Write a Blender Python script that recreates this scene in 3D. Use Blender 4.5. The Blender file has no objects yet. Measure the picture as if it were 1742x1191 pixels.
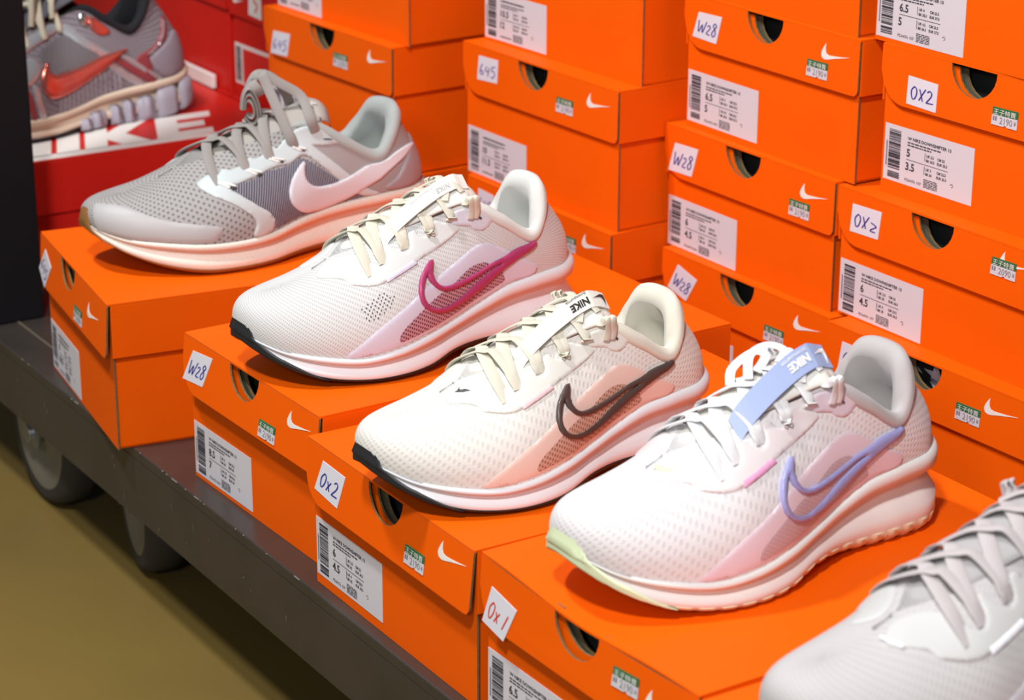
import bpy, bmesh, math, random
import numpy as np
from mathutils import Vector, Matrix
from mathutils.geometry import delaunay_2d_cdt
random.seed(7)
scene = bpy.context.scene
COL = scene.collection
# ---------------------------------------------------------------- camera
cam = bpy.data.cameras.new('camera'); camo = bpy.data.objects.new('camera', cam); COL.objects.link(camo)
scene.camera = camo
CAM = Vector((1.9421, -0.9196, 0.7352)); AZ, EL, RO, FPX = 1.0083, -0.3465, 0.0032, 4016.34
fw = Vector((-math.sin(AZ)*math.cos(EL), math.cos(AZ)*math.cos(EL), math.sin(EL)))
rt = fw.cross(Vector((0, 0, 1))).normalized(); up = rt.cross(fw)
r2 = rt*math.cos(RO) + up*math.sin(RO); u2 = -rt*math.sin(RO) + up*math.cos(RO)
M = Matrix(((r2.x, u2.x, -fw.x, CAM.x), (r2.y, u2.y, -fw.y, CAM.y), (r2.z, u2.z, -fw.z, CAM.z), (0, 0, 0, 1)))
camo.matrix_world = M
cam.sensor_fit = 'HORIZONTAL'; cam.sensor_width = 36; cam.lens = FPX/1742*36
cam.clip_start = 0.05; cam.clip_end = 50
cam.dof.use_dof = True; cam.dof.focus_distance = 1.66; cam.dof.aperture_fstop = 10
# ---------------------------------------------------------------- world, lamps of the shop ceiling, exposure
w = bpy.data.worlds.new('shop_air'); scene.world = w; w.use_nodes = True
w.node_tree.nodes['Background'].inputs[0].default_value = (.90, .96, 1.0, 1)
w.node_tree.nodes['Background'].inputs[1].default_value = 0.16
def area(name, loc, target, size, power, col=(1, .985, .975)):
    l = bpy.data.lights.new(name, 'AREA'); l.shape = 'DISK'; l.size = size; l.energy = power; l.color = col
    o = bpy.data.objects.new(name, l); COL.objects.link(o); o.location = loc
    o.rotation_euler = (Vector(target)-Vector(loc)).to_track_quat('-Z', 'Y').to_euler(); return o
area('ceiling_lamp', (1.75, -1.15, 2.05), (.5, -.1, .1), .20, 46)
area('ceiling_lamp', (.15, -.85, 2.1), (.5, -.2, .1), .18, 36)
area('ceiling_lamp', (2.3, -1.7, 1.3), (.6, -.1, .1), .30, 14)
scene.view_settings.view_transform = 'Standard'; scene.view_settings.look = 'None'
scene.view_settings.exposure = -0.14; scene.view_settings.gamma = 1.0
scene.view_settings.use_curve_mapping = False
# ---------------------------------------------------------------- materials
def mat(name, col, rough=.6, metal=0., spec=.5, noise=None, bump=None, sheen=0, trans=0, pattern=None, coat=0):
    m = bpy.data.materials.new(name); m.use_nodes = True; nt = m.node_tree; b = nt.nodes['Principled BSDF']
    b.inputs['Base Color'].default_value = (*col, 1); b.inputs['Roughness'].default_value = rough
    b.inputs['Metallic'].default_value = metal; b.inputs['Specular IOR Level'].default_value = spec
    b.inputs['Sheen Weight'].default_value = sheen; b.inputs['Coat Weight'].default_value = coat
    N = nt.nodes.new; L = nt.links.new
    tc = N('ShaderNodeTexCoord')
    if noise:      # (scale, second colour, amount)
        n = N('ShaderNodeTexNoise'); n.inputs['Scale'].default_value = noise[0]; n.inputs['Detail'].default_value = 4
        L(tc.outputs['Object'], n.inputs['Vector'])
        mx = N('ShaderNodeMix'); mx.data_type = 'RGBA'; mx.inputs['A'].default_value = (*col, 1); mx.inputs['B'].default_value = (*noise[1], 1)
        mr = N('ShaderNodeMapRange'); mr.inputs['From Min'].default_value = .35; mr.inputs['From Max'].default_value = .75; mr.inputs['To Max'].default_value = noise[2]
        L(n.outputs['Fac'], mr.inputs[0]); L(mr.outputs[0], mx.inputs['Factor']); L(mx.outputs['Result'], b.inputs['Base Color'])
    if bump:       # (scale, strength, distance)
        n = N('ShaderNodeTexNoise'); n.inputs['Scale'].default_value = bump[0]; n.inputs['Detail'].default_value = 3
        L(tc.outputs['Object'], n.inputs['Vector']); bp = N('ShaderNodeBump'); bp.inputs['Strength'].default_value = bump[1]
        bp.inputs['Distance'].default_value = bump[2]; L(n.outputs['Fac'], bp.inputs['Height']); L(bp.outputs[0], b.inputs['Normal'])
    if pattern:    # woven pattern in metres of surface: (kind, size, colour of the gaps, bump distance, gap threshold)
        kind, size, gap, dist, thr = pattern
        uv = N('ShaderNodeUVMap'); uv.uv_map = 'UVMap'; mp = N('ShaderNodeMapping'); L(uv.outputs[0], mp.inputs[0])
        mp.inputs['Scale'].default_value = (1/size, 1/size, 1)
        if kind == 'holes' or kind == 'knit':
            mp.inputs['Rotation'].default_value = (0, 0, .5)
            sep = N('ShaderNodeSeparateXYZ'); L(mp.outputs[0], sep.inputs[0])
            def mth(op, a, b2=None, c=None):
                q = N('ShaderNodeMath'); q.operation = op
                for k, v in enumerate((a, b2, c)):
                    if v is None: continue
                    if isinstance(v, (int, float)): q.inputs[k].default_value = v
                    else: L(v, q.inputs[k])
                return q.outputs[0]
            asp = 1.0 if kind == 'holes' else .62
            y = mth('MULTIPLY', sep.outputs[1], asp)
            row = mth('FLOOR', y); odd = mth('MODULO', mth('ABSOLUTE', row), 2.0)
            x = mth('ADD', sep.outputs[0], mth('MULTIPLY', odd, .5))
            fx = mth('SUBTRACT', mth('FRACT', x), .5); fy = mth('SUBTRACT', mth('FRACT', y), .5)
            r = mth('SQRT', mth('ADD', mth('MULTIPLY', fx, fx), mth('MULTIPLY', mth('MULTIPLY', fy, fy), 1.0)))
            mr = N('ShaderNodeMapRange'); mr.inputs['From Min'].default_value = thr*.75; mr.inputs['From Max'].default_value = thr*1.25
            L(r, mr.inputs[0]); val = mr.outputs[0]
        elif kind == 'lines':
            mp.inputs['Rotation'].default_value = (0, 0, .45); sep = N('ShaderNodeSeparateXYZ'); L(mp.outputs[0], sep.inputs[0])
            q1 = N('ShaderNodeMath'); q1.operation = 'FRACT'; L(sep.outputs[0], q1.inputs[0]); q2 = N('ShaderNodeMath'); q2.operation = 'PINGPONG'; q2.inputs[1].default_value = .5; L(q1.outputs[0], q2.inputs[0])
            mr = N('ShaderNodeMapRange'); mr.inputs['From Min'].default_value = thr*.5-.1; mr.inputs['From Max'].default_value = thr*.5+.1
            L(q2.outputs[0], mr.inputs[0]); val = mr.outputs[0]
        mx = N('ShaderNodeMix'); mx.data_type = 'RGBA'; mx.inputs['A'].default_value = (*gap, 1); mx.inputs['B'].default_value = (*col, 1)
        L(val, mx.inputs['Factor']); L(mx.outputs['Result'], b.inputs['Base Color'])
        bp = N('ShaderNodeBump'); bp.inputs['Strength'].default_value = .8; bp.inputs['Distance'].default_value = dist
        L(val, bp.inputs['Height']); L(bp.outputs[0], b.inputs['Normal'])
    return m
orange = mat('orange_card', (.90, .118, .001), .6, spec=.10, noise=(9, (.86, .106, .001), .6), bump=(40, .12, .001))
red = mat('red_card', (.62, .014, .008), .45, spec=.35, bump=(35, .1, .001))
kraft = mat('brown_kraft_board', (.20, .135, .05), .9, noise=(300, (.11, .075, .03), .8))
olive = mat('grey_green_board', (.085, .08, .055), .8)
shade_in = mat('painted_inside_shade', (.018, .02, .022), .8)
paper = mat('label_paper', (.66, .64, .69), .55)
notepaper = mat('sticker_paper', (.74, .74, .82), .5)
ink = mat('black_ink', (.035, .035, .05), .6)
greyink = mat('grey_ink', (.22, .22, .25), .6)
blueink = mat('blue_marker', (.03, .03, .30), .5)
purpleink = mat('purple_marker', (.09, .04, .35), .5)
redink = mat('red_marker', (.75, .05, .02), .5)
green = mat('green_print', (.02, .16, .06), .5)
whiteprint = mat('white_print', (.86, .84, .80), .5)
reddots = mat('red_label_ink', (.7, .03, .02), .5)
# ---------------------------------------------------------------- mesh helpers
class MB:
    def __init__(s): s.v = []; s.f = []; s.m = []; s.mats = []; s.uv = None
    def mi(s, m):
        if m not in s.mats: s.mats.append(m)
        return s.mats.index(m)
    def add(s, vs, fs, m, tr=None):
        o = len(s.v); k = s.mi(m)
        s.v += [tuple(tr(p)) if tr else tuple(p) for p in vs]
        s.f += [tuple(o+i for i in f) for f in fs]; s.m += [k]*len(fs)
    def box(s, x0, x1, y0, y1, z0, z1, m, tr=None):
        v = [(x0,y0,z0),(x1,y0,z0),(x1,y1,z0),(x0,y1,z0),(x0,y0,z1),(x1,y0,z1),(x1,y1,z1),(x0,y1,z1)]
        s.add(v, [(0,3,2,1),(4,5,6,7),(0,1,5,4),(1,2,6,5),(2,3,7,6),(3,0,4,7)], m, tr)
    def prism(s, pts, frame, t, m, medge=None, mback=None):
        """outline pts (u,v) -> frame(u,v,depth); front at depth 0, back at depth t"""
        n = len(pts); fr = [frame(u, v, 0) for u, v in pts]; bk = [frame(u, v, t) for u, v in pts]
        s.add(fr, [tuple(range(n))], m); s.add(bk, [tuple(range(n))[::-1]], mback or m)
        s.add(fr+bk, [(i, n+i, n+(i+1) % n, (i+1) % n) for i in range(n)], medge or m)
    def build(s, name, parent=None, smooth=False, loc=None, angle=None):
        me = bpy.data.meshes.new(name); me.from_pydata(s.v, [], s.f)
        for m in s.mats: me.materials.append(m)
        me.polygons.foreach_set('material_index', s.m)
        if smooth: me.polygons.foreach_set('use_smooth', [True]*len(s.f))
        if s.uv is not None:
            ul = me.uv_layers.new(name='UVMap')
            for l in me.loops: ul.data[l.index].uv = s.uv[l.vertex_index]
        me.update()
        bm = bmesh.new(); bm.from_mesh(me); bmesh.ops.recalc_face_normals(bm, faces=bm.faces) if not s.uv is not None else None
        bm.to_mesh(me); bm.free()
        if angle is not None: me.set_sharp_from_angle(angle=angle)
        o = bpy.data.objects.new(name, me); COL.objects.link(o)
        if parent: o.parent = parent
        if loc: o.location = loc
        return o
def bevel(o, wd, seg=2, ang=.6):
    b = o.modifiers.new('bevel', 'BEVEL'); b.width = wd; b.segments = seg; b.limit_method = 'ANGLE'; b.angle_limit = ang; return o
def thing(name, label, cat, loc, rz=0., group=None):
    o = bpy.data.objects.new(name, None); COL.objects.link(o); o.location = loc; o.rotation_euler = (0, 0, rz)
    o.empty_display_size = .02; o['label'] = label; o['category'] = cat
    if group: o['group'] = group
    return o
def tag(o, label, cat, group=None):
    o['label'] = label; o['category'] = cat
    if group: o['group'] = group
    return o
_txt = {}
def text_geo(t, bold=0.):
    if (t, bold) not in _txt:
        c = bpy.data.curves.new('t', 'FONT'); c.body = t; c.size = 1; c.resolution_u = 2; c.offset = bold
        o = bpy.data.objects.new('t', c); COL.objects.link(o)
        me = bpy.data.meshes.new_from_object(o.evaluated_get(bpy.context.evaluated_depsgraph_get()))
        V = [(v.co.x, v.co.y) for v in me.vertices]; F = [tuple(p.vertices) for p in me.polygons]
        bpy.data.objects.remove(o); bpy.data.curves.remove(c); bpy.data.meshes.remove(me)
        xs = [p[0] for p in V]; x0 = min(xs); wd = max(xs)-x0
        _txt[(t, bold)] = ([(x-x0, y) for x, y in V], F, wd)
    return _txt[(t, bold)]
def put_text(mb, t, u, v, h, m, frame, width=None, bold=0., d=-.0002):
    """text with its baseline starting at (u,v) (v grows down), cap height h"""
    V, F, wd = text_geo(t, bold); k = h/.73; kx = k if width is None else width/wd
    mb.add([frame(u+x*kx, v-y*k, d) for x, y in V], F, m)
def stroke(mb, pts, wd, m, frame, d=-.0002, n=4):
    """a pen line through pts (u,v)"""
    P = [Vector(p).to_2d() for p in pts]; Q = []
    for i in range(len(P)-1):
        p0 = P[max(i-1, 0)]; p1 = P[i]; p2 = P[i+1]; p3 = P[min(i+2, len(P)-1)]
        for k in range(n):
            t = k/n; Q.append(.5*((2*p1)+(p2-p0)*t+(2*p0-5*p1+4*p2-p3)*t*t+(3*p1-p0-3*p2+p3)*t**3))
    Q.append(P[-1]); V = []
    for i, q in enumerate(Q):
        a = Q[max(i-1, 0)]; b = Q[min(i+1, len(Q)-1)]; t = (b-a).normalized() if (b-a).length else Vector((1, 0))
        nn = Vector((-t.y, t.x))*wd/2; V += [frame(*(q+nn), d), frame(*(q-nn), d)]
    mb.add(V, [(2*i, 2*i+1, 2*i+3, 2*i+2) for i in range(len(Q)-1)], m)
TICK = [(.163,0),(.081,.27),(.018,.545),(0,.745),(.036,.927),(.127,1),(.235,.964),(.498,.782),(1,.49),(.68,.60),(.43,.66),(.28,.69),(.19,.636),(.154,.473),(.150,.255)]
# ---------------------------------------------------------------- shoe surface maths
def spl(P,n):
    """closed Catmull-Rom through the rows of P, n samples per span"""
    P=np.array(P,float);m=len(P);o=[]
    for i in range(m):
        p0,p1,p2,p3=P[i-1],P[i],P[(i+1)%m],P[(i+2)%m]
        for k in range(n):
            t=k/n
            o.append(.5*((2*p1)+(p2-p0)*t+(2*p0-5*p1+4*p2-p3)*t*t+(3*p1-p0-3*p2+p3)*t**3))
    return np.array(o)
# one row per station round the shoe, starting at the toe and going round the side with the big tick:
# outline x,y | sole bottom z | sole top z | top edge x,y,z | handle out, handle down | inset of the upper | groove depth
RUN=[
(-0.0082,0,0.03,0.037,-0.006,0.036,0.064,0.75,0,0.0012,0.0005),
(0.0134,0.0037,0.0255,0.0345,-0.006,0.038,0.0655,0.7,0,0.0012,0.001),
(0.034,0.0183,0.0147,0.028,-0.005,0.045,0.0685,0.62,0,0.002,0.002),
(0.0505,0.0412,0.0053,0.0236,-0.003,0.057,0.0735,0.55,0,0.003,0.003),
(0.0608,0.0686,0.0011,0.0206,0,0.072,0.082,0.5,0,0.003,0.0035),
(0.0649,0.0961,0,0.0238,0.015,0.096,0.0925,0.5,0.1,0.003,0.004),
(0.0618,0.1235,0.001,0.0289,0.0195,0.1235,0.101,0.4,0.2,0.003,0.0045),
(0.0525,0.151,0.0065,0.0331,0.0225,0.152,0.1075,0.22,0.3,0.003,0.005),
(0.0433,0.1784,0.0045,0.0389,0.027,0.18,0.1135,0.08,0.35,0.003,0.005),
(0.0391,0.2059,0.0008,0.0473,0.033,0.203,0.101,0,0.3,0.003,0.006),
(0.0386,0.2333,0,0.052,0.0345,0.227,0.0855,0,0.3,0.003,0.007),
(0.035,0.2589,0,0.0541,0.0315,0.239,0.1,0,0.35,0.004,0.007),
(0.0216,0.2754,0.0021,0.0556,0.02,0.246,0.117,0,0.35,0.006,0.006),
(0,0.2818,0.0032,0.0556,0,0.25,0.12,0,0.35,0.009,0.005),
(-0.0216,0.2754,0.0021,0.0556,-0.02,0.246,0.117,0,0.35,0.006,0.006),
(-0.035,0.2589,0,0.0541,-0.0315,0.239,0.1,0,0.35,0.004,0.007),
(-0.0386,0.2333,0,0.052,-0.0345,0.227,0.0855,0,0.3,0.003,0.007),
(-0.0391,0.2059,0.0008,0.0473,-0.033,0.203,0.101,0,0.3,0.003,0.006),
(-0.0402,0.1784,0.0045,0.0389,-0.027,0.18,0.1135,0.08,0.35,0.003,0.005),
(-0.0443,0.151,0.0065,0.0331,-0.0225,0.152,0.1075,0.22,0.3,0.003,0.005),
(-0.0505,0.1235,0.001,0.0289,-0.0195,0.1235,0.101,0.4,0.2,0.003,0.0045),
(-0.0536,0.0961,0,0.0238,-0.015,0.096,0.0925,0.5,0.1,0.003,0.004),
(-0.0525,0.0686,0.0011,0.0206,0,0.072,0.082,0.5,0,0.003,0.0035),
(-0.0464,0.0412,0.0053,0.0236,-0.003,0.057,0.0735,0.55,0,0.003,0.003),
(-0.0361,0.0165,0.0147,0.028,-0.005,0.045,0.0685,0.62,0,0.002,0.002),
(-0.0237,0.0037,0.0255,0.0345,-0.006,0.038,0.0655,0.7,0,0.0012,0.001)]
SOLE_ROWS=[(0,.007),(.10,.0020),(.25,0),(.40,.0003),(.50,'h'),(.64,'g'),(.76,'g'),(.80,.0008),(.93,.0006),(1.0,.0022)]
class Surf:
    """surface of a shoe: w 0..1 sole side wall, 1..2 upper; a = station number round the shoe"""
    def __init__(s,tab=RUN,n=8,nu=22,sole=SOLE_ROWS):
        s.n=n;D=spl(tab,n);s.m=len(D);s.N=len(tab)
        xy=D[:,:2];t=np.roll(xy,-1,0)-np.roll(xy,1,0)
        nr=np.stack([t[:,1],-t[:,0]],1);nr/=np.linalg.norm(nr,axis=1)[:,None];s.nr=nr
        # outward normals: toe first, tick side next (+x) -> this orientation points outward
        zb,zj=D[:,2],D[:,3];rows=[];W=[]
        for f,i in sole:
            ins=D[:,10]*1.25 if i=='g' else D[:,10]*.7 if i=='h' else np.full(s.m,float(i))
            rows.append(np.column_stack([xy-nr*ins[:,None],zb+(zj-zb)*f]));W.append(f)
        s.zb,s.zj,s.xy,s.D=zb,zj,xy,D
        J=np.column_stack([xy-nr*D[:,9:10],zj]);T=D[:,4:7];s.J,s.T=J,T
        hz=T[:,2]-J[:,2];hd=J[:,:2]-T[:,:2]
        toe=np.exp(-(np.minimum(np.arange(s.m),s.m-np.arange(s.m))/n/2.2)**2)
        P1=J+np.column_stack([nr*(.0015+.002*toe)[:,None],hz*(.55+.28*toe)])
        P2=T+np.column_stack([hd*D[:,7:8],-hz*D[:,8]])
        for k in range(nu+1):
            u=k/nu;b=[(1-u)**3,3*u*(1-u)**2,3*u*u*(1-u),u**3]
            rows.append(J*b[0]+P1*b[1]+P2*b[2]+T*b[3]);W.append(1.0001+u)
        s.G=np.array(rows);s.W=np.array(W)
        # normals
        G=s.G;da=np.roll(G,-1,1)-np.roll(G,1,1);dw=np.gradient(G,axis=0)
        Nn=np.cross(da,dw);Nn/=np.linalg.norm(Nn,axis=2)[:,:,None]+1e-12;s.Nn=Nn
    def _i(s,A,a,w):
        x=(a*s.n)%s.m;i=int(x);fx=x-i;i2=(i+1)%s.m
        w=min(max(w,s.W[0]),s.W[-1]);r=int(min(np.searchsorted(s.W,w,side='right')-1,len(s.W)-2));fw=(w-s.W[r])/(s.W[r+1]-s.W[r])
        return (A[r,i]*(1-fx)+A[r,i2]*fx)*(1-fw)+(A[r+1,i]*(1-fx)+A[r+1,i2]*fx)*fw
    def at(s,a,w,off=0.):
        p=s._i(s.G,a,w)
        if off:
            q=s._i(s.Nn,a,w);p=p+q/np.linalg.norm(q)*off
        return p

def variant(sx,sy,sz,wide=0.,zj=None,zb=None,groove=1.):
    R=[]
    for i,r in enumerate(RUN):
        r=list(r);r[0]*=sx;r[1]*=sy;r[2]*=sz;r[3]*=sz;r[4]*=sx;r[5]*=sy;r[6]*=sz;r[10]*=groove
        k=i if i<=13 else 26-i
        if 3<k<13: r[0]+=wide if i<13 else -wide
        if zj: r[3]=zj[k]
        if zb: r[2]=zb[k]
        R.append(tuple(r))
    return R
GREY_ZJ=[.040,.037,.032,.029,.027,.0265,.028,.033,.036,.038,.040,.041,.042,.042]
GREY_ZB=[.034,.030,.018,.007,.001,0,0,.001,0,0,0,0,.002,.003]
GREY_TOP={7:(.023,.170,.103),8:(.028,.196,.107),9:(.035,.224,.0905),10:(.038,.252,.0755),11:(.035,.268,.088),12:(.024,.281,.107),13:(0,.286,.110)}
def retop(R,T):
    R=[list(r) for r in R]
    for k,v in T.items():
        R[k][4:7]=v
        if k<13: R[26-k][4:7]=(-v[0],v[1]-.001,v[2]-.001)
    return [tuple(r) for r in R]
GREY_RUN=retop(variant(1.06,1.113,.936,.004,GREY_ZJ,GREY_ZB),GREY_TOP)
# ---------------------------------------------------------------- handwriting strokes, unit square, v down
HAND = {
 '0': [[(.16,.02),(.05,.3),(.04,.6),(.1,.95),(.2,.9),(.27,.5),(.24,.15),(.14,.04)]],
 'x': [[(.38,.35),(.46,.6),(.56,.9)],[(.56,.3),(.46,.65),(.40,.95)]],
 'X': [[(.38,.1),(.46,.5),(.54,.95)],[(.64,.0),(.5,.5),(.38,.95)]],
 '2': [[(.72,.2),(.80,.05),(.90,.15),(.88,.45),(.72,.9),(.74,.95),(1.0,.9)]],
 '1': [[(.92,.02),(.86,.95)]],
 '>': [[(.74,.35),(.95,.5),(.98,.6),(.74,.95),(.98,1.0)]],
 'W': [[(.0,.0),(.10,.95),(.22,.3),(.30,.95),(.42,.0)]],
 '28': [[(.50,.35),(.6,.25),(.66,.45),(.52,.9),(.72,.95)],[(.98,.15),(.86,.0),(.80,.2),(.92,.45),(.98,.8),(.88,1.0),(.80,.75),(.90,.4),(.98,.15)]],
 '645': [[(.16,.0),(.04,.35),(.02,.8),(.14,.95),(.24,.75),(.12,.6),(.03,.72)],[(.42,.15),(.36,.55),(.60,.55)],[(.58,.2),(.52,1.0)],[(.98,.05),(.78,.12),(.76,.45),(.9,.45),(.96,.75),(.84,1.05),(.72,.95)]],
}
WRITE = {'W28': (('W', '28'), blueink), '0x2': (('0', 'x', '2'), blueink), '0X2': (('0', 'X', '2'), blueink), '0X>': (('0', 'X', '>'), blueink),
         '645': (('645',), purpleink), '0x1': (('0', 'x', '1'), redink)}
def dashes(mb, u0, u1, v, h, m, fr, seed):
    r = random.Random(seed); u = u0
    while u < u1:
        l = min(r.uniform(.0015, .005), u1-u)
        mb.add([fr(u, v, -.0002), fr(u+l, v, -.0002), fr(u+l, v+h, -.0002), fr(u, v+h, -.0002)], [(0, 3, 2, 1)], m); u += l+.0007
def size_label(parent, fr0, info, u0, v0, wd=.0965, ht=.0445):
    """white size label on the front of a box"""
    mb = MB(); fr = lambda u, v, d: fr0(u0+u, v0+v, d-.0003)
    mb.prism([(0, 0), (wd, 0), (wd, ht), (0, ht)], fr, .0004, paper)
    r = random.Random(str(info)); v = ht*.08
    while v < ht*.92:
        h = r.uniform(.0002, .0010) if r.random() < .8 else .0018
        if not .76*ht < v < .80*ht:
            mb.add([fr(.0050, v, -.0002), fr(.0180, v, -.0002), fr(.0180, v+h, -.0002), fr(.0050, v+h, -.0002)], [(0, 3, 2, 1)], ink)
        v += h+r.uniform(.00025, .0008)
    dashes(mb, .0022, .0036, ht*.3, .02, greyink, fr, 5)
    a, b, rows = info
    if a:
        put_text(mb, rows[0], .0255, .0084, .0025, ink, fr, width=.047, bold=.03)
    else: dashes(mb, .0255, .062, .0062, .0016, ink, fr, 1)
    for i, l in enumerate((.036, .026)): dashes(mb, .0255, .0255+l, .0100+i*.0021, .0010, ink, fr, 11+i)
    A, B = info[2][1], info[2][2]
    put_text(mb, A, .0250, .0215, .0062, ink, fr, bold=.025); put_text(mb, B, .0245, .0322, .0062, ink, fr, bold=.025)
    mb.add([fr(.025, .0238, -.0002), fr(.0705, .0238, -.0002), fr(.0705, .0242, -.0002), fr(.025, .0242, -.0002)], [(0, 3, 2, 1)], ink)
    for k, (t1, t2, t3, t4) in enumerate(info[2][3]):
        v = .0178+k*.0106
        mb.add([fr(.0448, v-.003, -.0002), fr(.0453, v-.003, -.0002), fr(.0453, v+.0035, -.0002), fr(.0448, v+.0035, -.0002)], [(0, 3, 2, 1)], ink)
        for t, u, vv in ((t1, .0465, v), (t3, .0585, v), (t2, .0465, v+.0036), (t4, .0585, v+.0036)):
            put_text(mb, t, u, vv, .0021, ink, fr, bold=.03)
    if rows[4]: put_text(mb, rows[4], .0245, .0412, .0023, ink, fr, width=.018)
    else: dashes(mb, .0245, .042, .0396, .0012, ink, fr, 3)
    for i in range(6): dashes(mb, .0450, .0600, .0352+i*.0012, .0006, ink, fr, 20+i)
    stroke(mb, [(.0735, .0335), (.0755, .0325), (.0765, .034), (.075, .0352)], .0004, ink, fr)
    return mb.build('size_label', parent)
def hand_sticker(parent, fr0, quad, word):
    """square white sticker with marker writing; quad = four corners (u,v) TL TR BR BL"""
    mb = MB(); q = [Vector(p) for p in quad]
    def fr(a, b, d):
        p = (q[0]*(1-a)+q[1]*a)*(1-b)+(q[3]*(1-a)+q[2]*a)*b
        return fr0(p.x, p.y, d-.0004)
    mb.prism([(0, 0), (1, 0), (1, 1), (0, 1)], fr, .0004, notepaper)
    keys, m = WRITE[word]
    for k in keys:
        for s in HAND[k]: stroke(mb, [(.12+.78*x,   .30+.48*y) for x, y in s], .042, m, fr)
    return mb.build('handwritten_sticker', parent)
def price_sticker(parent, fr0, quad, digits='2190'):
    mb = MB(); q = [Vector(p) for p in quad]
    def fr(a, b, d):
        p = (q[0]*(1-a)+q[1]*a)*(1-b)+(q[3]*(1-a)+q[2]*a)*b
        return fr0(p.x, p.y, d-.0006)
    mb.prism([(0, .38), (1, .38), (1, 1), (.62, 1), (.55, .90), (.46, 1), (0, 1)], fr, .0004, paper)
    mb.prism([(0, 0), (1, 0), (1, .42), (0, .42)], lambda a, b, d: fr(a, b, d-.00008), .0004, green)
    V, F, wd = text_geo('王子特賣')
    mb.add([fr(.06+x/wd*.88, .36-y*.34, -.0004) for x, y in V], F, whiteprint)
    V, F, wd = text_geo(digits)
    mb.add([fr(.32+x/wd*.50, .86-y*.52, -.0002) for x, y in V], F, greyink)
    for x in (.05, .14): mb.add([fr(x, .50, -.0002), fr(x+.06, .50, -.0002), fr(x+.06, .74, -.0002), fr(x, .74, -.0002)], [(0, 3, 2, 1)], greyink)
    V, F, wd = text_geo('¥'); mb.add([fr(.87+x/wd*.1, .80-y*.36, -.0002) for x, y in V], F, greyink)
    return mb.build('price_sticker', parent)
def tick_mark(parent, fr0, u, v, wd=.0345, ht=.0132):
    mb = MB(); mb.prism([(u+wd*x, v+ht*y) for x, y in TICK], lambda a, b, d: fr0(a, b, d-.0003), .0004, whiteprint)
    return mb.build('logo_mark', parent)
def arc(cx, cy, r, a0, a1, n=14, ry=None):
    return [(cx+r*math.cos(a0+(a1-a0)*i/n), cy+(ry or r)*math.sin(a0+(a1-a0)*i/n)) for i in range(n+1)]
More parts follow.
